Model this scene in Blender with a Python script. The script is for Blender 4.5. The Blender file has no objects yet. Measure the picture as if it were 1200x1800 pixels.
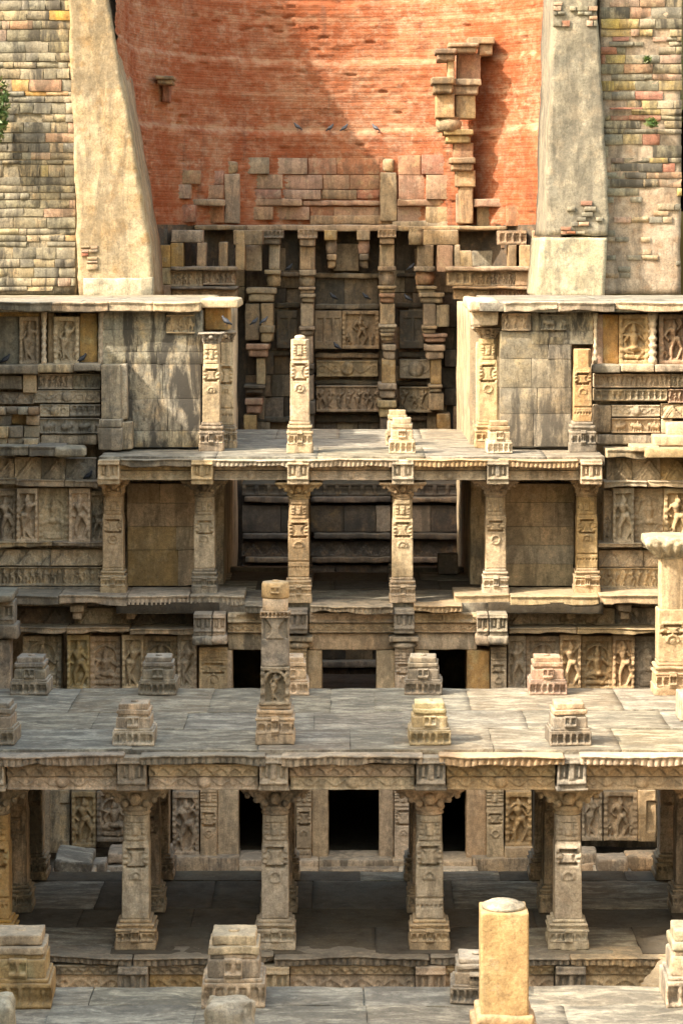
import bpy, math, random
import numpy as np

# ------------------------------------------------------------------ camera, sky, sun
H0 = 12.2                       # camera height; all heights are metres
F_PX, CX, CY = 4600.0, 612.0, 422.0
sc = bpy.context.scene
cam_d = bpy.data.cameras.new('camera'); cam = bpy.data.objects.new('camera', cam_d)
sc.collection.objects.link(cam); sc.camera = cam
cam.location = (0, 0, H0); cam.rotation_euler = (math.radians(90), 0, 0)
cam_d.sensor_fit = 'HORIZONTAL'; cam_d.sensor_width = 36
cam_d.lens = 36 * F_PX / 1200
cam_d.shift_x = (600 - CX) / 1200; cam_d.shift_y = -(900 - CY) / 1200
cam_d.clip_start = 1; cam_d.clip_end = 2000

SUN_EL, SUN_AZ = 42.0, 30.0     # sun stands to the left, 30 degrees towards the camera
w = bpy.data.worlds.new('World'); sc.world = w; w.use_nodes = True
nt = w.node_tree
sky = nt.nodes.new('ShaderNodeTexSky'); sky.sky_type = 'NISHITA'; sky.sun_disc = False
sky.sun_elevation = math.radians(SUN_EL)
sx, sy = -math.cos(math.radians(SUN_AZ)), -math.sin(math.radians(SUN_AZ))
sky.sun_rotation = math.atan2(sx, sy)
sky.dust_density = 5.5; sky.air_density = 2.6; sky.ozone_density = .4
nt.links.new(sky.outputs[0], nt.nodes['Background'].inputs[0])
nt.nodes['Background'].inputs[1].default_value = 0.15
sd = bpy.data.lights.new('sun', 'SUN'); so = bpy.data.objects.new('sun', sd); sc.collection.objects.link(so)
sd.energy = 2.6; sd.angle = math.radians(0.9); sd.color = (1.0, 0.89, 0.73)
so.location = (-20, 0, 40)
ce = math.cos(math.radians(SUN_EL))
from mathutils import Vector
so.rotation_euler = Vector((sx * ce, sy * ce, math.sin(math.radians(SUN_EL)))).to_track_quat('Z', 'Y').to_euler()
sc.view_settings.view_transform = 'Standard'; sc.view_settings.look = 'None'
sc.view_settings.exposure = 1.74; sc.view_settings.gamma = 1
sc.cycles.max_bounces = 6; sc.cycles.diffuse_bounces = 5

COL = sc.collection
def X(px, D): return (px - CX) * D / F_PX
def Z(py, D): return H0 - (py - CY) * D / F_PX

# ------------------------------------------------------------------ noise
def _h(ix, iy, iz, s):
    n = (ix * 374761393 + iy * 668265263 + iz * 2147483647 + s * 974634777) & 0xffffffff
    n = ((n ^ (n >> 13)) * 1274126177) & 0xffffffff
    return ((n ^ (n >> 16)) & 0xffff) / 65535.0
def vn(P, s=0):
    I = np.floor(P).astype(np.int64); f = P - I; f = f * f * (3 - 2 * f)
    ix, iy, iz = I.T; r = 0
    for a in (0, 1):
        for b in (0, 1):
            for c in (0, 1):
                wgt = (f[:, 0] if a else 1 - f[:, 0]) * (f[:, 1] if b else 1 - f[:, 1]) * (f[:, 2] if c else 1 - f[:, 2])
                r = r + wgt * _h(ix + a, iy + b, iz + c, s)
    return r * 2 - 1
def fbm(P, s=0, o=3):
    r = 0; a = 1; t = 0
    for k in range(o):
        r = r + a * vn(P * (2.03 ** k) + 17.3 * k, s + k); t += a; a *= .55
    return r / t
def n2(U, V, fr, s=0, o=2):
    P = np.stack([U * fr, V * fr, np.zeros_like(U)], -1)
    return fbm(P, s, o)
def hs(i, k=0.0):
    v = np.sin(i * 12.9898 + k * 78.233 + 1.7) * 43758.5453
    return v - np.floor(v)

# ------------------------------------------------------------------ mesh helpers
def mesh(name, parts, mat, smooth=False):
    """parts: list of (V, quads[, polys]) joined into one mesh"""
    Vs, starts, sizes, idx, off = [], [], [], [], 0
    polys = []
    for p in parts:
        V, Q = p[0], p[1]
        Vs.append(V)
        if Q is not None and len(Q): idx.append((Q + off).ravel()); sizes.append(np.full(len(Q), 4))
        for pl in (p[2] if len(p) > 2 else []): idx.append(np.array(pl) + off); sizes.append(np.array([len(pl)]))
        off += len(V)
    V = np.concatenate(Vs).astype(np.float32); I = np.concatenate(idx).astype(np.int32); S = np.concatenate(sizes).astype(np.int32)
    me = bpy.data.meshes.new(name)
    me.vertices.add(len(V)); me.vertices.foreach_set('co', V.ravel())
    me.loops.add(len(I)); me.loops.foreach_set('vertex_index', I)
    me.polygons.add(len(S)); me.polygons.foreach_set('loop_start', np.concatenate([[0], np.cumsum(S)[:-1]]).astype(np.int32))
    me.update(calc_edges=True)
    if smooth: me.polygons.foreach_set('use_smooth', np.ones(len(S), bool))
    me.materials.append(mat)
    return me

def grid_pts(n, r):
    t = np.linspace(-.5, .5, n + 1)
    return t
def rbox(c, s, n=(4, 4, 4), r=.015, amp=.006, fr=3.0, seed=0, carve=None, post=None, bottom=True):
    """rounded, worn block; carve(U, V) gives the relief of the front (-Y) face in metres"""
    c = np.array(c, float); s = np.array(s, float)
    ax = []
    for k in range(3):
        t = np.linspace(-.5, .5, n[k] + 1) * s[k]
        rr = min(r, s[k] * .3)
        if n[k] <= 12 and rr > 0: t = np.unique(np.concatenate([t, [-s[k] / 2 + rr, s[k] / 2 - rr]]))
        ax.append(t)
    nx, ny, nz = [len(t) for t in ax]
    I = lambda i, j, k: (i * ny + j) * nz + k
    Q = []
    def face(A, B, f, flip):
        a, b = np.meshgrid(np.arange(A - 1), np.arange(B - 1), indexing='ij')
        q = np.stack([f(a, b), f(a + 1, b), f(a + 1, b + 1), f(a, b + 1)], -1).reshape(-1, 4)
        Q.append(q[:, ::-1] if flip else q)
    face(nx, nz, lambda a, b: I(a, 0, b), False)
    face(nx, nz, lambda a, b: I(a, ny - 1, b), True)
    face(ny, nz, lambda a, b: I(0, a, b), True)
    face(ny, nz, lambda a, b: I(nx - 1, a, b), False)
    if bottom: face(nx, ny, lambda a, b: I(a, b, 0), True)
    face(nx, ny, lambda a, b: I(a, b, nz - 1), False)
    Q = np.concatenate(Q); u, inv = np.unique(Q, return_inverse=True); Q = inv.reshape(-1, 4)
    i, j, k = u // (ny * nz), (u // nz) % ny, u % nz
    P = np.stack([ax[0][i], ax[1][j], ax[2][k]], -1)
    front = (j == 0)
    W = P + c
    if r > 0:
        ch = fbm(W * 8.0, seed + 5, 3)
        R = np.clip(r * (.8 + 3.2 * np.abs(ch) * (ch > 0) + .6 * ch), r * .2, min(min(s) * .45, r * 3.2))[:, None]
        inn = s / 2 - R
        q = np.clip(P, -inn, inn); d = P - q; L = np.linalg.norm(d, axis=1, keepdims=True)
        P = np.where(L > 1e-9, q + d / np.maximum(L, 1e-9) * np.minimum(L, R), P)
    if carve is not None:
        m = front
        P[m, 1] -= carve(ax[0][i][m] + s[0] / 2, ax[2][k][m] + s[2] / 2)
    if amp:
        for a in range(3): P[:, a] += amp * fbm(W * fr, seed * 7 + a * 31 + 3, 3)
    if post is not None: P = post(P)
    return (P + c, Q)

def lathe(c, prof, n=14, amp=.004, seed=0, sq=0.0, capt=True):
    prof = np.array(prof, float); th = np.linspace(0, 2 * np.pi, n, endpoint=False) + np.pi / n
    cx_, sy_ = np.cos(th), np.sin(th)
    k = 1.0 / np.maximum(np.abs(cx_), np.abs(sy_)); k = 1 + (k - 1) * sq
    V = np.stack([np.outer(prof[:, 0], cx_ * k), np.outer(prof[:, 0], sy_ * k), np.repeat(prof[:, 1:2], n, 1)], -1).reshape(-1, 3)
    if amp:
        W = V + np.array(c)
        for a in range(3): V[:, a] += amp * fbm(W * 5, seed + a * 9, 2)
    m = len(prof); Q = []
    for i in range(m - 1):
        a = np.arange(n); b = (a + 1) % n
        Q.append(np.stack([i * n + a, i * n + b, (i + 1) * n + b, (i + 1) * n + a], -1))
    polys = [list(range(n))[::-1], [(m - 1) * n + a for a in range(n)]] if capt else []
    return (V + np.array(c, float), np.concatenate(Q), polys)

def tube(pts, rad, n=6):
    """tapered tube along points"""
    pts = np.array(pts, float); V = []; m = len(pts)
    for i, p in enumerate(pts):
        d = pts[min(i + 1, m - 1)] - pts[max(i - 1, 0)]; d /= np.linalg.norm(d) + 1e-9
        a = np.cross(d, [0.3, .1, 1.0]); a /= np.linalg.norm(a) + 1e-9; b = np.cross(d, a)
        th = np.linspace(0, 2 * np.pi, n, endpoint=False)
        V.append(p + rad[i] * (np.outer(np.cos(th), a) + np.outer(np.sin(th), b)))
    Q = []
    for i in range(m - 1):
        a = np.arange(n); b = (a + 1) % n
        Q.append(np.stack([i * n + a, (i + 1) * n + a, (i + 1) * n + b, i * n + b], -1))
    return (np.concatenate(V), np.concatenate(Q), [list(range(n)), [(m - 1) * n + a for a in range(n)][::-1]])

def prism(poly_xz, y0, y1, n=24, amp=.02, seed=0, m=8):
    """upright slab whose front outline tapers: rows of (z, x_left, x_right) between y0 (front) and y1"""
    rows = poly_xz
    zs = np.array([r[0] for r in rows]); xl = np.array([r[1] for r in rows]); xr = np.array([r[2] for r in rows])
    zz = np.linspace(zs[0], zs[-1], n * 3 + 1); L = np.interp(zz, zs, xl); R = np.interp(zz, zs, xr)
    def post(P):
        t = (P[:, 2]); l = np.interp(t, zz, L); r = np.interp(t, zz, R)
        P = P.copy(); P[:, 0] = l + (P[:, 0] + .5) * (r - l)
        for a in range(3): P[:, a] += amp * fbm(P * 2.2, seed + a * 5, 4)
        return P
    V, Q = rbox((0, (y0 + y1) / 2, 0), (1, y1 - y0, 2), (m, 4, 2), r=0, amp=0)
    V2, Q2 = rbox((0, 0, 0), (1, y1 - y0, zs[-1] - zs[0]), (m, 4, n), r=0, amp=0)
    V2[:, 2] += (zs[0] + zs[-1]) / 2; V2[:, 1] += (y0 + y1) / 2
    return (post(V2), Q2)

# ------------------------------------------------------------------ objects
def thing(name, label, cat, loc=(0, 0, 0), group=None):
    o = bpy.data.objects.new(name, None); COL.objects.link(o); o.location = loc
    o.empty_display_size = .3
    o['label'] = label; o['category'] = cat; o['kind'] = 'thing'
    if group: o['group'] = group
    return o
def wloc(o):
    v = np.zeros(3)
    while o is not None: v += np.array(o.location); o = o.parent
    return v
def obj(name, me, parent=None, loc=(0, 0, 0), rot=0, kind=None, label=None, scale=None):
    o = bpy.data.objects.new(name, me); COL.objects.link(o)
    if parent is not None: o.parent = parent
    o.location = loc
    if rot: o.rotation_euler.z = rot
    if scale is not None: o.scale = scale
    if kind: o['kind'] = kind
    if label: o['label'] = label
    return o
def wobj(name, parts, mat, parent=None, smooth=False, kind=None, label=None):
    """object from world-coordinate geometry, its origin moved to its own centre"""
    me_parts = []
    allV = np.concatenate([p[0] for p in parts]); c = (allV.min(0) + allV.max(0)) / 2
    for p in parts: me_parts.append((p[0] - c,) + tuple(p[1:]))
    me = mesh(name, me_parts, mat, smooth)
    base = wloc(parent) if parent is not None else np.zeros(3)
    return obj(name, me, parent, tuple(c - base), kind=kind, label=label)

# ------------------------------------------------------------------ materials
MATS = {}
def stone_mat(name, c1, c2, c3=None, stain=.45, stain_col=(.07, .064, .055), pale=.25, top=.5, bump=.55, var=.12, hue=.008, sc_=1.0, top_col=(.31, .29, .24), rough=.92, streak=False):
    m = bpy.data.materials.new(name); m.use_nodes = True; N = m.node_tree.nodes; L = m.node_tree.links
    B = N['Principled BSDF']; B.inputs['Roughness'].default_value = rough
    B.inputs['Specular IOR Level'].default_value = .2
    geo = N.new('ShaderNodeNewGeometry'); oi = N.new('ShaderNodeObjectInfo')
    def noise(scale, det=5, rgh=.6, vec=None, dist=0.0):
        n = N.new('ShaderNodeTexNoise'); n.inputs['Scale'].default_value = scale * sc_; n.inputs['Detail'].default_value = det
        n.inputs['Roughness'].default_value = rgh; n.inputs['Distortion'].default_value = dist
        L.new(vec or geo.outputs['Position'], n.inputs['Vector']); return n.outputs['Fac']
    def ramp(f, a, b):
        r = N.new('ShaderNodeMapRange'); r.inputs['From Min'].default_value = a; r.inputs['From Max'].default_value = b
        L.new(f, r.inputs['Value']); return r.outputs[0]
    def mix(f, a, b, mode='MIX'):
        x = N.new('ShaderNodeMix'); x.data_type = 'RGBA'; x.blend_type = mode
        for s_, v in (('A', a), ('B', b)):
            i = [k for k in x.inputs if k.name == s_ and k.type == 'RGBA'][0]
            if isinstance(v, tuple): i.default_value = v + (1,)
            else: L.new(v, i)
        fi = x.inputs[0]
        if isinstance(f, (int, float)): fi.default_value = f
        else: L.new(f, fi)
        return [k for k in x.outputs if k.type == 'RGBA'][0]
    def math_(op, a, b):
        x = N.new('ShaderNodeMath'); x.operation = op
        for i, v in enumerate((a, b)):
            if isinstance(v, (int, float)): x.inputs[i].default_value = v
            else: L.new(v, x.inputs[i])
        return x.outputs[0]
    col = mix(ramp(noise(1.6, 6, .65), .38, .62), c1, c2)
    if c3: col = mix(ramp(noise(4.3, 5, .6), .52, .66), col, c3)
    if streak:
        ms = N.new('ShaderNodeMapping'); ms.inputs['Scale'].default_value = (.9, 2.6, 1); ms.inputs['Rotation'].default_value = (0, 0, .25); L.new(geo.outputs['Position'], ms.inputs['Vector'])
        col = mix(math_('MULTIPLY', ramp(noise(2.3, 7, .72, ms.outputs[0], .6), .46, .6), .75), col, (.42, .39, .31))
        col = mix(math_('MULTIPLY', ramp(noise(1.1, 7, .75, ms.outputs[0], .9), .52, .64), .7), col, (.115, .112, .10))
    # fine grain and pits
    g = math_('MULTIPLY', math_('ADD', ramp(noise(38, 4, .8), .3, .7), ramp(noise(9, 5, .75), .3, .7)), .5)
    gm = math_('ADD', math_('MULTIPLY', g, 1.15), .42)
    comb = N.new('ShaderNodeCombineColor')
    for i in range(3): L.new(gm, comb.inputs[i])
    col = mix(1.0, col, comb.outputs[0], 'MULTIPLY')
    # pale lime bloom
    col = mix(math_('MULTIPLY', ramp(noise(7.5, 6, .7), .58, .72), pale), col, (.58, .54, .45))
    # rain stains, drawn out downwards
    mp = N.new('ShaderNodeMapping'); mp.inputs['Scale'].default_value = (2.6, 2.6, .55); L.new(geo.outputs['Position'], mp.inputs['Vector'])
    st = math_('MULTIPLY', ramp(noise(1.3, 7, .72, mp.outputs[0], .4), .46, .57), stain)
    col = mix(st, col, stain_col)
    sp = math_('MULTIPLY', ramp(noise(13, 5, .8), .56, .66), stain * .8)
    col = mix(sp, col, stain_col)
    if top > 0:       # lichen grows on every upward face
        sep = N.new('ShaderNodeSeparateXYZ'); L.new(geo.outputs['Normal'], sep.inputs[0])
        tf = math_('MULTIPLY', math_('MULTIPLY', ramp(sep.outputs['Z'], .55, .9), ramp(noise(2.6, 6, .7), .25, .6)), top)
        col = mix(tf, col, top_col)
    hv = N.new('ShaderNodeHueSaturation'); L.new(col, hv.inputs['Color'])
    L.new(math_('ADD', math_('MULTIPLY', oi.outputs['Random'], var * 2), 1 - var), hv.inputs['Value'])
    rr = math_('FRACT', math_('MULTIPLY', oi.outputs['Random'], 7.31), 0)
    L.new(math_('ADD', math_('MULTIPLY', rr, hue * 2), .5 - hue), hv.inputs['Hue'])
    r3 = math_('FRACT', math_('MULTIPLY', oi.outputs['Random'], 13.7), 0)
    L.new(math_('ADD', math_('MULTIPLY', r3, .35), .82), hv.inputs['Saturation'])
    L.new(hv.outputs[0], B.inputs['Base Color'])
    b1 = N.new('ShaderNodeBump'); b1.inputs['Strength'].default_value = bump; b1.inputs['Distance'].default_value = .03
    hN = math_('ADD', math_('MULTIPLY', noise(11, 6, .7), 1.0), math_('MULTIPLY', noise(45, 3, .7), .45))
    L.new(hN, b1.inputs['Height']); L.new(b1.outputs[0], B.inputs['Normal'])
    MATS[name] = m; return m

buff   = stone_mat('buff_sandstone', (0.594, 0.470, 0.326), (0.500, 0.392, 0.275), (0.648, 0.501, 0.340), stain=.42)
warm   = stone_mat('golden_sandstone', (0.509, 0.376, 0.228), (0.445, 0.317, 0.184), (0.530, 0.406, 0.262), stain=.3)
greyst = stone_mat('grey_weathered_sandstone', (0.263, 0.230, 0.185), (0.347, 0.289, 0.218), (0.179, 0.162, 0.138), stain=.55, pale=.4)
mixed  = stone_mat('weathered_sandstone', (0.503, 0.395, 0.273), (0.366, 0.306, 0.236), (0.554, 0.419, 0.280), stain=.65)
ochre  = stone_mat('ochre_sandstone', (.46, .29, .115), (.39, .25, .115), (.47, .36, .18), stain=.35, pale=.25, top=.3)
smooth = stone_mat('smooth_orange_sandstone', (.47, .285, .105), (.43, .255, .10), (.48, .32, .14), stain=.22, pale=.25, top=.3, bump=.35, var=.02)
yellow = stone_mat('yellow_sandstone', (.47, .37, .19), (.43, .34, .18), (.47, .41, .28), stain=.35)
pink   = stone_mat('pink_sandstone', (.42, .28, .20), (.36, .245, .17), (.44, .34, .25), stain=.4, pale=.35)
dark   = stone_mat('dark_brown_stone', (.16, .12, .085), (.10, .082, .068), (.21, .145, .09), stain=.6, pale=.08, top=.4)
deck   = stone_mat('grey_paving_stone', (0.146, 0.131, 0.105), (0.107, 0.097, 0.081), (0.193, 0.167, 0.129), stain=.3, pale=.35, top=.2, bump=.45, var=.025, sc_=.8, streak=True)
deckw  = stone_mat('warm_paving_stone', (0.163, 0.135, 0.098), (0.129, 0.108, 0.083), (0.193, 0.155, 0.111), stain=.25, pale=.4, top=.2, bump=.45, var=.025, sc_=.8, streak=True)
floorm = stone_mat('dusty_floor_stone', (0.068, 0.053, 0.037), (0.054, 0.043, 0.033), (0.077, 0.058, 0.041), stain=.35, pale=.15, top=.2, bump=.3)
plas   = stone_mat('lime_plaster', (0.344, 0.256, 0.164), (0.384, 0.310, 0.224), (0.320, 0.217, 0.128), stain=.45, pale=.4, top=.2, bump=.6, var=.03, sc_=.7)
gplas  = stone_mat('grey_lime_plaster', (0.255, 0.230, 0.174), (0.204, 0.191, 0.153), (0.306, 0.264, 0.191), stain=.5, pale=.3, top=.2, bump=.6, var=.03, sc_=.8)
pale   = stone_mat('pale_plaster', (0.442, 0.391, 0.289), (0.391, 0.332, 0.230), (0.281, 0.255, 0.196), stain=.4, pale=.5, top=.2, bump=.6, var=.03)
mortar = stone_mat('mortar', (0.306, 0.255, 0.178), (0.204, 0.178, 0.136), (0.340, 0.272, 0.187), stain=.7, bump=.8)
wb_ = stone_mat('wall_buff', (0.332, 0.272, 0.179), (0.221, 0.198, 0.147), (0.369, 0.285, 0.184), stain=.95, sc_=.65, pale=.35)
wg_ = stone_mat('wall_grey', (0.186, 0.170, 0.134), (0.243, 0.219, 0.162), (0.130, 0.122, 0.105), stain=.95, sc_=.65, pale=.3)
wy_ = stone_mat('wall_yellow', (.42, .31, .13), (.33, .27, .17), (.43, .34, .2), stain=.6)
wp_ = stone_mat('wall_pink', (.36, .24, .17), (.31, .21, .15), (.38, .29, .2), stain=.6)
tan_ = stone_mat('tan_shaft_stone', (.40, .30, .20), (.33, .24, .16), (.42, .29, .18), stain=.5, var=.10)
brn_ = stone_mat('brown_shaft_stone', (.27, .195, .135), (.20, .15, .11), (.32, .22, .14), stain=.6, pale=.2, var=.12)
rose = stone_mat('rose_shaft_stone', (.42, .265, .18), (.37, .225, .15), (.45, .32, .20), stain=.4, var=.08)
gold = stone_mat('golden_shaft_stone', (.44, .30, .14), (.38, .25, .12), (.45, .34, .2), stain=.4, var=.08)
blot = stone_mat('blotched_plaster_block', (.37, .32, .235), (.25, .235, .19), (.42, .33, .21), stain=1.0, pale=.75, var=.035, sc_=.8)
blor = stone_mat('faded_plaster_block', (0.281, 0.243, 0.181), (0.204, 0.185, 0.149), (0.306, 0.256, 0.178), stain=.85, pale=.5, var=.035, sc_=.85)
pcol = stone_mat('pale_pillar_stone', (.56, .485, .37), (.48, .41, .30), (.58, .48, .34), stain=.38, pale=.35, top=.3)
redst  = stone_mat('red_brick_single', (.32, .15, .095), (.27, .12, .08), (.34, .21, .14), stain=.2, top=.1)
soil   = stone_mat('dry_soil', (.26, .20, .12), (.18, .16, .08), (.12, .14, .05), stain=.1, top=0, bump=.8)

def brick_mat():
    m = bpy.data.materials.new('red_brickwork'); m.use_nodes = True; N = m.node_tree.nodes; L = m.node_tree.links
    B = N['Principled BSDF']; B.inputs['Roughness'].default_value = .95; B.inputs['Specular IOR Level'].default_value = .15
    uv = N.new('ShaderNodeUVMap'); geo = N.new('ShaderNodeNewGeometry')
    br = N.new('ShaderNodeTexBrick'); L.new(uv.outputs[0], br.inputs['Vector'])
    br.inputs['Scale'].default_value = 1; br.inputs['Brick Width'].default_value = .24; br.inputs['Row Height'].default_value = .06
    br.inputs['Mortar Size'].default_value = .008; br.inputs['Mortar Smooth'].default_value = .4; br.inputs['Bias'].default_value = 0
    br.inputs['Color1'].default_value = (.385, .128, .058, 1); br.inputs['Color2'].default_value = (.285, .088, .041, 1); br.inputs['Mortar'].default_value = (.32, .14, .078, 1)
    def noise(scale, det=6, rgh=.65, vec=None):
        n = N.new('ShaderNodeTexNoise'); n.inputs['Scale'].default_value = scale; n.inputs['Detail'].default_value = det; n.inputs['Roughness'].default_value = rgh
        L.new(vec or geo.outputs['Position'], n.inputs['Vector']); return n.outputs['Fac']
    def ramp(f, a, b, c=0., d=1.):
        r = N.new('ShaderNodeMapRange'); r.inputs['From Min'].default_value = a; r.inputs['From Max'].default_value = b
        r.inputs['To Min'].default_value = c; r.inputs['To Max'].default_value = d; L.new(f, r.inputs['Value']); return r.outputs[0]
    def mul(a, b):
        x = N.new('ShaderNodeMath'); x.operation = 'MULTIPLY'; L.new(a, x.inputs[0])
        if isinstance(b, float): x.inputs[1].default_value = b
        else: L.new(b, x.inputs[1])
        return x.outputs[0]
    def mix(f, a, b):
        x = N.new('ShaderNodeMix'); x.data_type = 'RGBA'; L.new(f, x.inputs[0])
        for s_, v in (('A', a), ('B', b)):
            i = [k for k in x.inputs if k.name == s_ and k.type == 'RGBA'][0]
            if isinstance(v, tuple): i.default_value = v + (1,)
            else: L.new(v, i)
        return [k for k in x.outputs if k.type == 'RGBA'][0]
    c = mix(ramp(noise(.8), .42, .62), br.outputs['Color'], (.41, .185, .10))
    mp = N.new('ShaderNodeMapping'); mp.inputs['Scale'].default_value = (1.2, 1.2, 2.2); L.new(geo.outputs['Position'], mp.inputs['Vector'])
    c = mix(mul(ramp(noise(1.6, 6, .7, mp.outputs[0]), .52, .68), .55), c, (.47, .31, .21))     # whitish salt rows
    c = mix(mul(ramp(noise(5.5, 6, .75), .48, .64), .7), c, (.47, .32, .225))
    c = mix(mul(ramp(noise(1.3, 8, .78), .50, .64), .6), c, (.22, .075, .04))
    c = mix(mul(ramp(noise(.42, 6, .72), .45, .60), .72), c, (.285, .078, .03))
    c = mix(mul(ramp(noise(.9, 7, .78), .55, .68), .55), c, (.46, .31, .21))
    # lime-washed courses at the set-offs of the wall
    sep = N.new('ShaderNodeSeparateXYZ'); L.new(uv.outputs[0], sep.inputs[0])
    def course(z, t, k):
        x = N.new('ShaderNodeMath'); x.operation = 'SUBTRACT'; L.new(sep.outputs[1], x.inputs[0]); x.inputs[1].default_value = z
        n = N.new('ShaderNodeMath'); n.operation = 'ADD'; L.new(x.outputs[0], n.inputs[0]); L.new(ramp(noise(1.2), .3, .7, -.12, .12), n.inputs[1])
        a = N.new('ShaderNodeMath'); a.operation = 'ABSOLUTE'; L.new(n.outputs[0], a.inputs[0])
        return mul(mul(ramp(a.outputs[0], t, t * .3), ramp(noise(3.5), .38, .58)), k)
    for z, t, k in ((H0 + 2.82, .13, .7), (H0 + 4.55, .10, .5), (H0 + 3.7, .08, .3), (H0 + 5.6, .12, .4)):
        c = mix(course(z, t, k), c, (.50, .34, .22))
    mp2 = N.new('ShaderNodeMapping'); mp2.inputs['Scale'].default_value = (2.2, 2.2, .35); L.new(geo.outputs['Position'], mp2.inputs['Vector'])
    c = mix(mul(ramp(noise(1.2, 7, .75, mp2.outputs[0]), .56, .68), .5), c, (.12, .075, .06))
    L.new(c, B.inputs['Base Color'])
    b = N.new('ShaderNodeBump'); b.inputs['Distance'].default_value = .04; b.inputs['Strength'].default_value = .8
    a = N.new('ShaderNodeMath'); a.operation = 'ADD'; L.new(mul(br.outputs['Fac'], -.6), a.inputs[0]); L.new(noise(13), a.inputs[1])
    L.new(a.outputs[0], b.inputs['Height']); L.new(b.outputs[0], B.inputs['Normal'])
    return m
brickm = brick_mat()

def plain(name, col, rough=.6):
    m = bpy.data.materials.new(name); m.use_nodes = True; N = m.node_tree.nodes; L = m.node_tree.links
    B = N['Principled BSDF']; B.inputs['Roughness'].default_value = rough
    n = N.new('ShaderNodeTexNoise'); n.inputs['Scale'].default_value = 20
    r = N.new('ShaderNodeMapRange'); r.inputs['To Min'].default_value = .6; r.inputs['To Max'].default_value = 1.3; L.new(n.outputs['Fac'], r.inputs['Value'])
    x = N.new('ShaderNodeVectorMath'); x.operation = 'SCALE'; x.inputs[0].default_value = col; L.new(r.outputs[0], x.inputs['Scale'])
    L.new(x.outputs[0], B.inputs['Base Color']); return m
pig_grey = plain('pigeon_grey', (.10, .11, .14)); pig_dark = plain('pigeon_dark', (.035, .04, .055))
leafm = plain('leaf_green', (.07, .13, .03), .5); leafm2 = plain('leaf_olive', (.13, .15, .05), .5); barkm = plain('bark', (.12, .09, .06), .9)

# ------------------------------------------------------------------ carving in relief
def cap(U, V, x0, z0, x1, z1, r0, r1):
    dx = x1 - x0; dz = z1 - z0
    t = np.clip(((U - x0) * dx + (V - z0) * dz) / (dx * dx + dz * dz + 1e-9), 0, 1)
    d = np.hypot(U - x0 - t * dx, V - z0 - t * dz); r = r0 + (r1 - r0) * t
    return r * np.sqrt(np.clip(1 - (d / r) ** 2, 0, 1))
def mx(*a):
    r = a[0]
    for b in a[1:]: r = np.maximum(r, b)
    return r
def inside(a, lo, hi): return ((a >= lo) & (a <= hi)).astype(float)
def standing(U, V, cx, b, H, s=1.0, q=.5):
    hx = cx + s * .05 * H; sx_ = cx - s * .03 * H
    ez = np.where(q > .5, .60, .93) if isinstance(q, np.ndarray) else (.60 if q > .5 else .93)
    return 1.25 * mx(
        cap(U, V, cx + s * .01 * H, b + .85 * H, cx + s * .01 * H, b + .86 * H, .075 * H, .075 * H),
        cap(U, V, cx, b + .9 * H, cx - s * .01 * H, b + .99 * H, .055 * H, .025 * H),
        cap(U, V, sx_ - .07 * H, b + .755 * H, sx_ + .07 * H, b + .755 * H, .05 * H, .05 * H),
        cap(U, V, sx_, b + .74 * H, cx, b + .6 * H, .10 * H, .06 * H),
        cap(U, V, hx - .03 * H, b + .53 * H, hx + .03 * H, b + .53 * H, .08 * H, .08 * H),
        cap(U, V, hx - .05 * H, b + .5 * H, cx - .08 * H, b + .27 * H, .068 * H, .045 * H),
        cap(U, V, cx - .08 * H, b + .27 * H, cx - .07 * H, b + .03 * H, .048 * H, .03 * H),
        cap(U, V, hx + .05 * H, b + .5 * H, hx + s * .09 * H + .05 * H, b + .28 * H, .068 * H, .045 * H),
        cap(U, V, hx + s * .09 * H + .05 * H, b + .28 * H, cx + .08 * H, b + .03 * H, .048 * H, .03 * H),
        cap(U, V, sx_ - .11 * H, b + .76 * H, sx_ - .2 * H, b + .6 * H, .04 * H, .03 * H),
        cap(U, V, sx_ - .2 * H, b + .6 * H, sx_ - .1 * H, b + .5 * H, .032 * H, .03 * H),
        cap(U, V, sx_ + .11 * H, b + .76 * H, sx_ + .21 * H, b + ez * H, .04 * H, .03 * H),
        cap(U, V, sx_ + .21 * H, b + ez * H, sx_ + .16 * H, b + (ez + .1) * H, .032 * H, .035 * H),
        .4 * cap(U, V, cx - .12 * H, b, cx + .12 * H, b, .04 * H, .04 * H))
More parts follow.
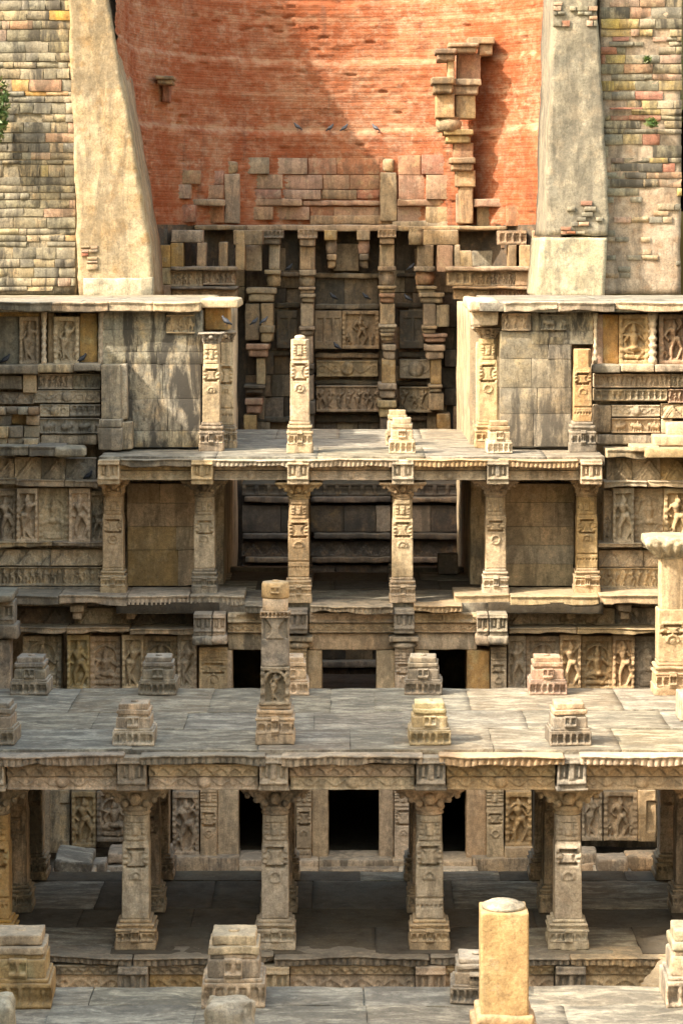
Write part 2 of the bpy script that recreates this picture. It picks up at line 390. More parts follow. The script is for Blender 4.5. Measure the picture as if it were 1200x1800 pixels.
def seated(U, V, cx, b, H, s=1.0, q=.5):
    return 1.2 * mx(
        cap(U, V, cx, b + .80 * H, cx, b + .81 * H, .095 * H, .09 * H),
        cap(U, V, cx, b + .88 * H, cx, b + .99 * H, .07 * H, .03 * H),
        cap(U, V, cx - .09 * H, b + .67 * H, cx + .09 * H, b + .67 * H, .055 * H, .055 * H),
        cap(U, V, cx, b + .64 * H, cx, b + .42 * H, .125 * H, .085 * H),
        cap(U, V, cx - .05 * H, b + .33 * H, cx + .05 * H, b + .33 * H, .10 * H, .10 * H),
        cap(U, V, cx - .08 * H, b + .33 * H, cx - .28 * H, b + .26 * H, .075 * H, .055 * H),
        cap(U, V, cx - .28 * H, b + .26 * H, cx - .02 * H, b + .19 * H, .055 * H, .04 * H),
        cap(U, V, cx + .08 * H, b + .33 * H, cx + s * .02 * H + .26 * H, b + .26 * H, .075 * H, .055 * H),
        cap(U, V, cx + .26 * H, b + .26 * H, cx + .1 * H, b + .04 * H, .055 * H, .04 * H),
        cap(U, V, cx - .14 * H, b + .67 * H, cx - .26 * H, b + .5 * H, .05 * H, .035 * H),
        cap(U, V, cx - .26 * H, b + .5 * H, cx - .2 * H, b + .36 * H, .038 * H, .03 * H),
        cap(U, V, cx + .14 * H, b + .67 * H, cx + .28 * H, b + .52 * H, .05 * H, .035 * H),
        cap(U, V, cx + .28 * H, b + .52 * H, cx + .33 * H, b + .7 * H, .038 * H, .035 * H),
        cap(U, V, cx - .15 * H, b + .66 * H, cx - .33 * H, b + .68 * H, .04 * H, .03 * H),
        cap(U, V, cx - .33 * H, b + .68 * H, cx - .35 * H, b + .84 * H, .035 * H, .035 * H),
        .5 * cap(U, V, cx - .26 * H, b + .09 * H, cx + .26 * H, b + .09 * H, .06 * H, .06 * H))
def worn(U, V, h, s, k=.010):
    e = n2(U, V, 5, s, 3)
    return h * np.clip(1.05 + .7 * e, .25, 1.1) + k * n2(U, V, 14, s + 3, 2)

def r_niche(w, h, kind='stand', seed=0, frame=.03, arch=True, att=True, beads=True):
    s = 1 if seed % 2 else -1
    def f(U, V):
        bg = -.085 * np.ones_like(U)
        e = np.minimum(U, w - U)
        fw = min(.14 * w, .09)
        bead = frame * (.8 + .35 * np.sin(V / max(h, .01) * 2 * np.pi * max(4, int(h / .11))) * beads)
        r = np.where(e < fw, bead, bg)
        r = np.where(V > h * .9, frame, r); r = np.where(V < h * .07, frame * 1.2, r)
        if arch:
            d = np.hypot((U - w / 2), (V - h * .62) * 1.0); R = w * .36
            r = np.where((V > h * .62) & (np.abs(d - R) < .022) , .03, r)
        fn = standing if kind == 'stand' else seated
        H = h * (.80 if kind == 'stand' else .78)
        if kind == 'sit': H = min(H, w * 1.25)
        else: H = min(H, w * 2.6)
        b = h * .085
        if kind == 'sit' and H < h * .7:
            r = np.maximum(r, .05 * inside(V, b, b + h * .1) * inside(U, w * .2, w * .8)); b += h * .1
        g = fn(U, V, w / 2, b, H, s, (seed * .37) % 1)
        if att and w > .42:
            for q_ in (-1, 1):
                g = np.maximum(g, standing(U, V, w / 2 + q_ * w * .33, h * .08, h * .33, -q_, .7))
        r = np.maximum(r, np.where(g > 0.002, g * 1.25 - .03, -1))
        return worn(U, V, r, seed)
    return f
def r_dancers(w, h, seed=0, pitch=.36):
    p = h * pitch
    def f(U, V):
        i = np.floor(U / p); u = U - (i + .5) * p
        s = np.where(hs(i, seed) > .5, 1.0, -1.0); H = h * (.72 + .14 * hs(i, seed + 2))
        g = standing(u, V, 0, h * .09, H, s, hs(i, seed + 5))
        r = np.where(g > .002, g * 1.4 - .03, -.05)
        r = np.where((V < h * .08) | (V > h * .93), .02, r)
        return worn(U, V, r, seed)
    return f
def r_animals(w, h, seed=0):
    p = h * 1.15
    def f(U, V):
        i = np.floor(U / p); u = (U - (i + .5) * p) * np.where(hs(i, seed) > .35, 1, -1); H = h * .85
        g = 1.1 * mx(cap(u, V, -.22 * H, .52 * H, .2 * H, .55 * H, .2 * H, .19 * H), cap(u, V, .36 * H, .66 * H, .38 * H, .64 * H, .15 * H, .14 * H),
               cap(u, V, .46 * H, .58 * H, .5 * H, .2 * H, .06 * H, .035 * H), cap(u, V, -.28 * H, .4 * H, -.3 * H, .1 * H, .075 * H, .06 * H),
               cap(u, V, -.12 * H, .4 * H, -.1 * H, .1 * H, .07 * H, .055 * H), cap(u, V, .12 * H, .4 * H, .12 * H, .1 * H, .07 * H, .055 * H),
               cap(u, V, .27 * H, .4 * H, .29 * H, .1 * H, .07 * H, .055 * H), cap(u, V, -.05 * H, .75 * H, 0, .98 * H, .08 * H, .06 * H))
        r = np.where(g > .002, g * .9 - .02, -.045); r = np.where((V < h * .07) | (V > h * .94), .015, r)
        return worn(U, V, r, seed)
    return f
def r_scroll(w, h, seed=0, boss=True):
    p = h * 1.6
    def f(U, V):
        ph = U / p * 2 * np.pi
        c = h * .5 + .22 * h * np.sin(ph)
        r = -.018 + .042 * np.clip(1 - np.abs(V - c) / (.13 * h), 0, 1)
        i = np.floor(U / (p / 2)); u = U - (i + .5) * p / 2
        d = np.hypot(u, V - h * .5); r = np.maximum(r, -.012 + .028 * np.clip(1 - np.abs(d - .2 * h) / (.1 * h), 0, 1))
        if boss:
            d = np.hypot(U - w / 2, V - h / 2); r = np.maximum(r, 1.2 * (.42 * h * np.sqrt(np.clip(1 - (d / (.42 * h)) ** 2, 0, 1))) * .5)
        r = np.where((V < h * .1) | (V > h * .9), .018, r)
        return worn(U, V, r, seed, .006)
    return f
def r_tassel(w, h, seed=0):
    p = h * 1.0
    def f(U, V):
        i = np.floor(U / p); u = (U - (i + .5) * p) / p
        low = h * (.30 + .9 * u * u * 1.2)
        r = np.where(V > np.minimum(low, h * .62), .015, -.02)
        r = np.where(V > h * .82, .035, r)
        d = np.hypot(u * p, V - h * .25); r = np.maximum(r, np.where(d < .13 * h, .015, -1))
        r = np.where((np.abs(V - h * .7) < .05 * h) & (np.abs(u) < .3), -.01, r)
        return worn(U, V, r, seed, .006)
    return f
def r_gable(w, h, seed=0, pitch=1.5):
    p = h * pitch
    def f(U, V):
        i = np.floor(U / p); a = np.abs((U / p - i) * 2 - 1); k = .75 + .25 * hs(i, seed)
        t = h * k * (1 - a) + .1 * h; st = np.floor(t / (h * .13)) * h * .13
        r = np.where(V < st, .05 * (1.2 - V / h), -.04)
        r = r - .018 * ((np.sin((V + a * h) / h * 26) > .35) & (V < st))
        d = np.hypot((U / p - i - .5) * p, V - h * .2); r = np.maximum(r, np.where(d < .12 * h, .055, -1))
        r = np.where(V < h * .1, .05, r)
        return worn(U, V, r, seed)
    return f
def r_slots(w, h, seed=0, pitch=.5):
    p = max(h * pitch, .05)
    def f(U, V):
        u = U / p - np.floor(U / p)
        r = np.where((u > .3) & (V > h * .2) & (V < h * .8), -.04, .015)
        r = r + .01 * np.sin(V / h * 12)
        return worn(U, V, r, seed, .006)
    return f
def r_block(w, h, seed=0):
    def f(U, V):
        e = np.minimum(U, w - U)
        r = np.zeros_like(U)
        r = np.where((V > .35 * h) & (V < .78 * h) & (e > .1 * w), -.05, r)
        c = np.abs(U - w / 2)
        r = np.where((V > .35 * h) & (V < .78 * h) & (c < .1 * w), .01, r)
        r = np.where((V > .4 * h) & (V < .72 * h) & (np.abs(c - .25 * w) < .045 * w), -.005, r)
        r = np.where((V > .8 * h) & (V < .88 * h), .035, r); r = np.where((V > .18 * h) & (V < .28 * h), .03, r)
        return worn(U, V, r, seed, .008)
    return f
def r_pillar(w, h, seed=0, z0=.5, fancy=True, niche=False):
    """carving on a pillar shaft: bands, and the pot with two deep slots"""
    def f(U, V):
        r = np.zeros_like(U); c = np.abs(U - w / 2)
        zt = h * (.655 + .012 * (seed % 4)); zb = h * (.49 + .01 * (seed % 5))
        # slots
        r = np.where((np.abs(V - zt) < .022) & (c < .3 * w), -.10, r)
        r = np.where((np.abs(V - zb) < .02) & (c < .36 * w) & (c > .02 * w), -.10, r)
        # pot between, sunk field round it
        t = np.clip((V - zb - .015) / max(zt - zb - .03, .01), 0, 1); hw = w * (.33 - .20 * np.sin(t * np.pi) ** .7)
        m = (V > zb + .015) & (V < zt - .016)
        r = np.where(m & (c > hw), r - .034 * np.clip(1 - (c - hw) / (.2 * w), 0, 1), r)
        r = np.where(m & (c > .3 * w) & (c < .42 * w), r + .02 * np.sin(V * 90), r)
        r = np.where((V > zt + .02) & (V < zt + .05) & (c < .36 * w), .018, r)
        # horseshoe beneath
        d = np.hypot(U - w / 2, V - h * .405); r = np.where((np.abs(d - .2 * w) < .014) & ((V > h * .385) | (seed % 3 == 1)), .024, r)
        if seed % 3 == 2: r = np.where((np.abs(V - h * .2) < .012) | ((np.abs(V - h * .12) < .02) & (np.sin(U * 110) > 0)), -.03, r)
        if seed % 2: r = np.maximum(r, np.where(d < .1 * w, .022, -9))
        r = np.where((V < h * .385) & (V > h * .375) & (c < .22 * w), .012, r)
        if fancy:
            for k in (.75, .80, .86, .93): r = np.where(np.abs(V - h * k) < .010, -.03, r)
            m = (V > h * .81) & (V < h * .925)
            r = np.where(m & (np.abs(c - .17 * w) < .013), -.03, r)
            r = np.where(m & (c < .1 * w) & (V < h * .87), .014, r)
            r = np.where(m & (c > .22 * w) & (np.sin(V * 120) > .2), -.022, r)
        return worn(U, V, r, seed, .005)
    return f

CELL = .016
def rel(x0, x1, z0, z1, y, fn, depth=.18, cell=None, r=.008, amp=.004, seed=0, post=None):
    cl = cell or CELL
    n = (max(2, int((x1 - x0) / cl)), 2, max(2, int((z1 - z0) / cl)))
    return rbox(((x0 + x1) / 2, y + depth / 2, (z0 + z1) / 2), (x1 - x0, depth, z1 - z0), n, r=r, amp=amp, seed=seed, carve=fn, post=post)
def prel(name, px0, px1, py0, py1, D, fnmaker, mat, parent, depth=.2, seed=0, cell=None, label=None, **kw):
    """relief panel given by where it shows in the photograph at distance D"""
    x0, x1, z0, z1 = X(px0, D), X(px1, D), Z(py1, D), Z(py0, D)
    fn = fnmaker(x1 - x0, z1 - z0, seed=seed, **kw) if fnmaker else None
    return wobj(name, [rel(x0, x1, z0, z1, D, fn, depth, cell, seed=seed)], mat, parent, smooth=True, label=label)
def pbox(name, px0, px1, py0, py1, D, depth, mat, parent, seed=0, r=.025, amp=.012, nn=None, label=None, post=None):
    x0, x1, z0, z1 = X(px0, D), X(px1, D), Z(py1, D), Z(py0, D)
    n = nn or (max(2, int((x1 - x0) / .12)), 3, max(2, int((z1 - z0) / .12)))
    n = tuple(min(k, 40) for k in n)
    return wobj(name, [rbox(((x0 + x1) / 2, D + depth / 2, (z0 + z1) / 2), (x1 - x0, depth, z1 - z0), n, r=r, amp=amp, seed=seed, post=post)], mat, parent, label=label)

# unit blocks shared by all plain masonry pieces
UNIT = {}
def unit(mat, v):
    k = (mat.name, v)
    if k not in UNIT:
        V, Q = rbox((0, 0, 0), (1, 1, 1), (2, 1, 2), r=.014 if v < 7 else .010, amp=0, seed=v)
        V = V + (.05 if v < 7 else .012) * fbm(V * 2.1 + v * 11.3, v, 2)[:, None] * np.array([1, 1, 1])
        UNIT[k] = mesh('stone', [(V, Q)], mat)
    return UNIT[k]
def stones(px0, px1, py0, py1, D, parent, rowh=(9, 15), colw=(18, 40), mats=None, depth=.3, proud=.05, gap=.8, seed=0, name='stone', skip=0.0, yfun=None, edge=None):
    rnd = random.Random(seed); y = py0; base = wloc(parent)
    while y < py1 - 2:
        h = rnd.uniform(*rowh)
        if y + h > py1 - rowh[0] * .5: h = py1 - y
        x = px0 + (rnd.uniform(-.5, 0) * colw[0] if not edge else 0)
        while x < px1 - 2:
            wd = rnd.uniform(*colw)
            if x + wd > px1 - colw[0] * .5: wd = px1 - x
            xa = max(x, px0)
            if rnd.random() >= skip and x + wd - xa > 3:
                m = rnd.choices([a for a, b in mats], [b for a, b in mats])[0]
                d = D - rnd.uniform(0, proud)
                if yfun: d = yfun(X((xa + x + wd) / 2, D)) - rnd.uniform(0, proud)
                hh = h * rnd.uniform(.9, 1.0) if h < 20 else h
                X0, X1, Z0, Z1 = X(xa + gap, D), X(x + wd - gap, D), Z(y + hh - gap, D), Z(y + gap, D)
                o = obj(name, unit(m, rnd.randrange(7) + (7 if wd > 45 else 0)), parent,
                        tuple(np.array([(X0 + X1) / 2, d + depth / 2, (Z0 + Z1) / 2]) - base),
                        scale=(X1 - X0, depth, Z1 - Z0))
                o.rotation_euler = (0, rnd.uniform(-.012, .012) * (2 if h < 20 else .3), rnd.uniform(-.02, .02))
            x += wd
        y += h

def paving(parent, x0, x1, y0, y1, z, mats, sx=(1.0, 1.9), sy=(.9, 1.6), th=.14, seed=0, name='paving_slab', gap=.003):
    if parent is not None: wobj('paving_bed', [rbox(((x0 + x1) / 2, (y0 + y1) / 2, z - th / 2 - .018), (x1 - x0 - .02, y1 - y0 - .02, th - .01), (30, 12, 1), r=0, amp=.006)], mats[0][0], parent)
    rnd = random.Random(seed); y = y0; base = wloc(parent) if parent is not None else np.zeros(3); first = True
    while y < y1 - .05:
        d = rnd.uniform(*sy)
        if y + d > y1 - sy[0] * .6: d = y1 - y
        x = x0 - rnd.uniform(0, .5)
        while x < x1 - .05:
            w_ = rnd.uniform(*sx)
            if x + w_ > x1 - sx[0] * .5: w_ = x1 - x
            dz = rnd.uniform(-.005, .005)
            m = rnd.choices([a for a, b in mats], [b for a, b in mats])[0]
            V, Q = rbox((x + w_ / 2, y + d / 2, z - th / 2 + dz), (w_ - gap, d - gap, th), (max(3, int(w_ / .1)), max(3, int(d / .1)), 1), r=.004, amp=.016, fr=2.6, seed=rnd.randrange(999))
            wobj(name, [(V, Q)], m, parent)
            x += w_
        y += d; first = False

def eave(name, x0, x1, yf, z, th, dep, mat, parent, seed=0, teeth=True, ragged=.05, drop=.0):
    """broken, toothed edge slab of a stone roof"""
    L = x1 - x0
    def carve(U, V):
        r = np.zeros_like(U)
        if teeth:
            r = np.where((V < th * .6), -.03 + .035 * (np.sin(U * 2 * np.pi / .085) > -.3) , r)
        r = np.where(V > th * .78, .03, r)
        return r
    def post(P):
        P = P.copy(); x = P[:, 0] + (x0 + x1) / 2
        e = fbm(np.stack([x * 1.1, np.full_like(x, seed * 3.1), x * 0], -1), seed, 4)
        t = np.clip((dep / 2 - P[:, 1]) / dep, 0, 1) ** 2
        P[:, 1] += np.maximum(e, -.15) * ragged * 2.2 * t
        P[:, 2] += t * (e * .035 - drop)
        low = (P[:, 2] < 0)
        P[:, 2] += np.where(low, .05 * np.clip(fbm(np.stack([x * 2.3, x * 0, x * 0 + seed], -1), seed + 9, 3), -.3, 1) * t, 0)
        return P
    n = (max(3, int(L / .021)), 4, 7)
    return wobj(name, [rbox(((x0 + x1) / 2, yf + dep / 2, z - th / 2), (L, dep, th), n, r=.012, amp=.008, seed=seed, carve=carve, post=post)], mat, parent)

# ------------------------------------------------------------------ pillars
PC = {}
def cached(key, fn):
    if key not in PC: PC[key] = fn()
    return PC[key]
def pillar_base(w, h, mat, v):
    def mk():
        p = [rbox((0, 0, h * .14), (w, w, h * .28), (14, 14, 5), r=.012, amp=.008, seed=v, carve=None),
             rel(-w * .47, w * .47, h * .26, h * .60, -w * .47, r_slots(w * .94, h * .34, v, .6), depth=w * .94, seed=v),
             rbox((0, 0, h * .65), (w * 1.0, w * 1.0, h * .09), (8, 8, 2), r=.02, amp=.010, seed=v + 1),
             rbox((0, 0, h * .74), (w * .84, w * .84, h * .10), (8, 8, 2), r=.015, amp=.008, seed=v + 2),
             rbox((0, 0, h * .83), (w * .94, w * .94, h * .10), (8, 8, 2), r=.02, amp=.012, seed=v + 3),
             rbox((0, 0, h * .94), (w * .80, w * .80, h * .12), (6, 6, 2), r=.02, amp=.008, seed=v + 4),
             rel(-w * .1, w * .1, h * .24, h * .72, -w * .53, r_block(w * .2, h * .46, v), depth=.08, seed=v)]
        return mesh('base', p, mat)
    return cached(('base', w, h, mat.name, v), mk)
def pillar_shaft(w, h, mat, v, fancy=True):
    def mk():
        def post(P):
            P = P.copy(); t = (P[:, 2] + h / 2) / h
            k = 1.0 + .04 * (t < .72)
            P[:, 0] *= k * (1 - .03 * t); P[:, 1] *= k
            m = t > .75                                    # chamfered upper third
            d = (np.abs(P[:, 0]) + np.abs(P[:, 1])) - w * .82
            sh = np.where(m & (d > 0), d / 2, 0)
            P[:, 0] -= np.sign(P[:, 0]) * sh; P[:, 1] -= np.sign(P[:, 1]) * sh
            return P
        n = (int(w / .0135), 8, int(h / .0135))
        return mesh('shaft', [rbox((0, 0, h / 2), (w, w, h), n, r=.014, amp=.006, seed=v, carve=r_pillar(w, h, v, fancy=fancy), post=post)], mat, True)
    return cached(('shaft', w, h, mat.name, v, fancy), mk)
def pillar_capital(w, h, span, mat, v):
    """spreading bracket capital: a moulded neck and four scalloped arms"""
    def mk():
        hb = h * .74; kx = w / span; ky = w / (w * 1.75)
        def post(P):
            P = P.copy(); t = np.clip((P[:, 2] + hb / 2) / hb, 0, 1)
            a = P[:, 0] / (span / 2)
            st = np.floor(t * 3.2) / 3.2 * .45 + t * .55                      # stepped flare
            fx = kx * 1.12 + (1 - kx * 1.12) * np.clip((st - .34) * 2.4, 0, 1) ** .6
            fy = ky * 1.05 + (1 - ky * 1.05) * np.clip((st - .1) * 1.6, 0, 1) ** .7
            lob = 1 - .24 * np.abs(np.sin(a * 6.3 + 1.57)) ** .6 * (t < .8)
            P[:, 0] *= fx; P[:, 1] *= fy * lob * (1 - .12 * np.abs(a) ** 3)
            P[:, 2] -= .04 * np.abs(np.cos(a * 6.3 + 1.57)) * (t < .6)
            P += .010 * fbm(P * 16 + v, v, 2)[:, None]
            return P
        p = [lathe((0, 0, 0), [(w * .50, 0), (w * .56, h * .05), (w * .48, h * .10), (w * .56, h * .18), (w * .60, h * .24), (w * .52, h * .34)], 16, .005, v),
             rbox((0, 0, h - hb / 2), (span, w * 1.75, hb), (44, 20, 12), r=.012, amp=.008, seed=v, post=post)]
        for sd in (-1, 1):        # scroll lobes under the arms, and a boss in front
            for q, (ax_, az, rr) in enumerate(((.30, .44, .13), (.54, .57, .12), (.80, .70, .10))):
                rr = rr * h
                prof = [(rr * math.sin(math.pi * i_ / 6) + .002, -rr * math.cos(math.pi * i_ / 6)) for i_ in range(7)]
                for yy in (-.80, .80):
                    p.append(lathe((sd * ax_ * span / 2, yy * w * .74, az * h), prof, 8, .004, v + q))
        prof = [(h * .2 * math.sin(math.pi * i_ / 6) + .002, -h * .2 * math.cos(math.pi * i_ / 6)) for i_ in range(7)]
        p.append(lathe((0, -w * .78, h * .62), prof, 8, .006, v)); p.append(rbox((0, -w * .84, h * .93), (w * .5, .06, h * .12), (4, 2, 2), r=.01, amp=.005, seed=v))
        return mesh('capital', p, mat)
    return cached(('cap', w, h, span, mat.name, v), mk)
def pillar(x, y, z, label, wb=.52, hb=.375, ws=.36, hs_=1.40, hc=.28, span=.84, mats=(buff, buff, buff), v=0, group=None, fancy=True, rot=0, name='pillar'):
    t = thing(name, label, 'pillar', (x, y, z), group)
    b = obj('base', pillar_base(wb, hb, mats[0], v), t)
    s = obj('shaft', pillar_shaft(ws, hs_, mats[1], v, fancy), t, (0, 0, hb))
    if hc: obj('capital', pillar_capital(ws, hc, span, mats[2], v), t, (0, 0, hb + hs_))
    if rot: t.rotation_euler.z = rot
    return t
def stub(x, y, z, label, w=.53, h=.52, mat=greyst, v=0, group='broken pillar stumps on the terraces', mat2=None, rot=0):
    t = thing('pillar_stump', label, 'pillar stump', (x, y, z), group); k = w / .53; mat2 = mat2 or mat
    def foot(): return mesh('foot_block', [rel(-.265 * k, .265 * k, 0, h * .36, -.265 * k, r_slots(.53 * k, h * .36, v, .45), depth=.53 * k, seed=v, amp=.01),
                                          rbox((0, 0, h * .385), (.49 * k, .49 * k, h * .06), (12, 12, 2), r=.009, amp=.010, seed=v)], mat)
    def mid(): return mesh('middle_block', [rbox((0, 0, h * .54), (.44 * k, .44 * k, h * .28), (20, 8, 10), r=.014, amp=.01, seed=v,
                                           post=lambda P: P * np.array([1, 1, 1])),
                                           rbox((0, 0, h * .71), (.39 * k, .39 * k, h * .07), (6, 6, 1), r=.01, amp=.008, seed=v),
                                           rel(-.075 * k, .075 * k, h * .42, h * .70, -.255 * k, r_block(.15 * k, h * .28, v), depth=.07, seed=v)], mat)
    def top(): return mesh('top_slab', [rbox((0, 0, h * .80), (.43 * k, .43 * k, h * .12), (18, 18, 4), r=.012, amp=.016, seed=v + 2),
                                      rbox((0, 0, h * .93), (.37 * k, .37 * k, h * .15), (18, 18, 4), r=.014, amp=.016, seed=v + 5),
                                      lathe((0, 0, h * .995), [(.05 * k, 0), (.045 * k, .018)], 10, .002, v)], mat2)
    for n_, fn, m in (('foot_block', foot, mat), ('middle_block', mid, mat), ('top_slab', top, mat2)):
        obj(n_, cached((n_, w, h, m.name, v), fn), t)
    t.rotation_euler.z = rot + ((v * 37) % 7 - 3) * .014
    return t

# ================================================================== SETTING
ZA, ZF, ZP, ZD, ZT = H0 - 6.4, 3.2, 5.45, 8.17, 11.0       # lower deck, its floor, far floor, far deck, terraces
GX = [-4.48, -2.70, -.93, 1.03, 2.79, 4.56]

# ground round the well: stepped banks, level with the wall tops except the low shelf
def ground_h(x, y):
    s = np.clip((y - 58.7) / 1.2, 0, 1); far = H0 + 7.75
    h = np.where((y > 45.2) & (y < 58.7), 12.1, 13.55)  # unseen low shelf, height shaped to set the shade line on the far pavilion
    return (h * (1 - s) + far * s) * (y > 9) + (H0 - 1.6) * (y <= 9)
gx = np.unique(np.concatenate([np.linspace(-400, -14, 12), np.linspace(-14, 14, 57), np.linspace(14, 400, 12)]))
gy = np.unique(np.concatenate([np.linspace(-200, 0, 8), [3.9, 4.1, 8.9, 9.1], np.linspace(10, 80, 141), np.linspace(90, 700, 12)]))
GXm, GYm = np.meshgrid(gx, gy, indexing='ij')
Vg = np.stack([GXm, GYm, ground_h(GXm, GYm) + .15 * vn(np.stack([GXm.ravel() * .3, GYm.ravel() * .3, GXm.ravel() * 0], -1)).reshape(GXm.shape) * (np.abs(GXm) > 9)], -1).reshape(-1, 3)
ny_ = len(gy); a_, b_ = np.meshgrid(np.arange(len(gx) - 1), np.arange(ny_ - 1), indexing='ij')
Qg = np.stack([a_ * ny_ + b_, (a_ + 1) * ny_ + b_, (a_ + 1) * ny_ + b_ + 1, a_ * ny_ + b_ + 1], -1).reshape(-1, 4)
cen = Vg[Qg].mean(1)
hole = (np.abs(cen[:, 0]) < 6.6) & (cen[:, 1] > 4.05) & (cen[:, 1] < 50.5) | (np.abs(cen[:, 0]) < 13.9) & (cen[:, 1] > 49.5) & (cen[:, 1] < 59.0) | (np.abs(cen[:, 0]) < 5.6) & (cen[:, 1] > 57) & (cen[:, 1] < 67.4)
wobj('ground', [(Vg, Qg[~hole])], soil, kind='structure')

# side walls of the stepwell (outside the frame, they cast the shade of the photograph)
for s_, lab in ((-1, 'long sandstone side wall of the stepwell whose shade falls across the pavilions'), (1, 'long sandstone side wall of the stepwell facing the sun')):
    t = thing('retaining_wall', lab, 'wall', (s_ * 6.9, 30, 0))
    xx = s_ * 6.9
    wobj('wall_core', [rbox((xx, 27.2, 6.8), (1.4, 35.4, 13.7), (2, 40, 14), r=.03, amp=.05, seed=3)], mixed, t)
# bottom
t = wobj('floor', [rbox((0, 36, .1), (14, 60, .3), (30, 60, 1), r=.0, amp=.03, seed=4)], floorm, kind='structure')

# ================================================================== WELL SHAFT
SC, SR = 61.5, 5.2
def shaft():
    t = thing('shaft_wall', 'curved red brick wall of the well shaft with stone courses in its lower half', 'wall', (0, SC + SR, 0))
    nz, na = 560, 430
    zs = np.linspace(0, H0 + 7.9, nz)
    # path: straight side, half circle, straight side
    L1 = SC - 58.0; tot = L1 * 2 + math.pi * SR; s = np.linspace(0, tot, na)
    th = np.clip((s - L1) / SR, 0, math.pi)
    px = -SR * np.cos(th); py = SC + SR * np.sin(th)
    py = np.where(s < L1, 58.0 + s, py); py = np.where(s > L1 + math.pi * SR, SC - (s - L1 - math.pi * SR), py)
    nx_ = np.where((s > L1) & (s < L1 + math.pi * SR), np.cos(th), np.where(s < L1, 1., -1.)); nyv = -np.where((s > L1) & (s < L1 + math.pi * SR), np.sin(th), 0.)
    S, ZZ = np.meshgrid(s, zs, indexing='ij')
    row = np.floor(ZZ / .06)
    d = .010 * (hs(row, 3) - .5) - .014 * (np.abs(ZZ / .06 - row - .5) > .34)
    d = d + .10 * fbm(np.stack([S.ravel() * .5, ZZ.ravel() * .5, S.ravel() * 0], -1), 5, 4).reshape(S.shape)
    d = d + .015 * vn(np.stack([S.ravel() * 3, ZZ.ravel() * 5, S.ravel() * 0], -1), 8).reshape(S.shape)
    bi = np.floor(S / .24 + .5 * (row % 2)); hb_ = hs(bi * 7.13 + row * 3.77, 2)
    patch_ = vn(np.stack([S.ravel() * .9, ZZ.ravel() * .9, S.ravel() * 0 + 4], -1), 21).reshape(S.shape)
    d = d - .06 * (hb_ > .992 - .12 * np.clip(patch_ - .40, 0, 1)) + .018 * (hb_ < .12)
    for zc, k in ((H0 + 2.82, .12), (H0 + 4.6, .07), (H0 + 6.1, .05)): d = d + k * np.clip((zc - ZZ) / .12 + fbm(np.stack([S.ravel() * 1.3, S.ravel() * 0, S.ravel() * 0], -1), 9, 2).reshape(S.shape), 0, 1)
    V = np.stack([px[:, None] + nx_[:, None] * d, py[:, None] + nyv[:, None] * d, ZZ], -1).reshape(-1, 3)
    a, b = np.meshgrid(np.arange(na - 1), np.arange(nz - 1), indexing='ij')
    Q = np.stack([a * nz + b, a * nz + b + 1, (a + 1) * nz + b + 1, (a + 1) * nz + b], -1).reshape(-1, 4)[:, ::-1]
    zc_ = V[Q].mean(1)[:, 2]
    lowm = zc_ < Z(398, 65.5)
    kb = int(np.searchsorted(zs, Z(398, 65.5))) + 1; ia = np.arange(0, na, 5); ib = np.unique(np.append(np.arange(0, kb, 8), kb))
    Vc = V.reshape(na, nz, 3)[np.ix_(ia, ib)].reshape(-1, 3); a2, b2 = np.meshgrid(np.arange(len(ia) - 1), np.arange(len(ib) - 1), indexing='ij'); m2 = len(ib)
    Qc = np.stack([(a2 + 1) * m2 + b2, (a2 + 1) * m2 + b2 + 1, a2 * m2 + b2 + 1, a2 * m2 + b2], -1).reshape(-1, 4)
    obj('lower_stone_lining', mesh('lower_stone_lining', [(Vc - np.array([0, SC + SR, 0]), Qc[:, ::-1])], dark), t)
    me = mesh('brickwork', [(V - np.array([0, SC + SR, 0]), Q[~lowm])], brickm)
    uvl = me.uv_layers.new(name='UVMap'); li = np.zeros(len(me.loops), np.int32); me.loops.foreach_get('vertex_index', li)
    uv = np.stack([S.ravel()[li], ZZ.ravel()[li]], -1).astype(np.float32); uvl.data.foreach_set('uv', uv.ravel())
    obj('brickwork', me, t)
    return t
SH = shaft()
def wally(x): return SC + math.sqrt(max(SR * SR - min(abs(x), SR - .05) ** 2, 0)) - .12
bri_ = stone_mat('brick_red_stone', (.40, .20, .125), (.34, .155, .09), (.43, .28, .18), stain=.4, pale=.4, var=.07)
UP = ((rose, 5), (bri_, 4), (tan_, 1.5), (gold, .8))
# plain stone courses above the bracketed storey
D6 = 65.6
for i, (x0, x1, y0, y1, rh, cw) in enumerate([(300, 395, 300, 350, (22, 28), (38, 60)), (425, 668, 275, 350, (24, 40), (40, 75)), (700, 800, 270, 350, (28, 40), (40, 70)),
                                              (305, 396, 360, 392, (30, 34), (30, 50)), (424, 668, 362, 386, (30, 34), (40, 70)), (698, 805, 362, 392, (40, 44), (40, 60)), (835, 935, 362, 398, (40, 44), (40, 60))]):
    stones(x0, x1, y0, y1, D6, SH, rh, cw, UP, .5, .07, .7, seed=40 + i, yfun=lambda x: wally(x) - .215, edge=True)
for i, (x0, x1, y0, y1) in enumerate([(306, 395, 350, 361), (424, 530, 349, 361), (532, 668, 352, 361), (698, 790, 350, 361), (832, 910, 349, 363), (545, 690, 378, 394), (690, 830, 388, 402)]):
    D = wally(X((x0 + x1) / 2, D6)) - .35
    pbox('ledge', x0, x1, y0, y1, D, .6, random.Random(i).choice([rose, tan_, tan_]), SH, seed=i, amp=.03, r=.03)
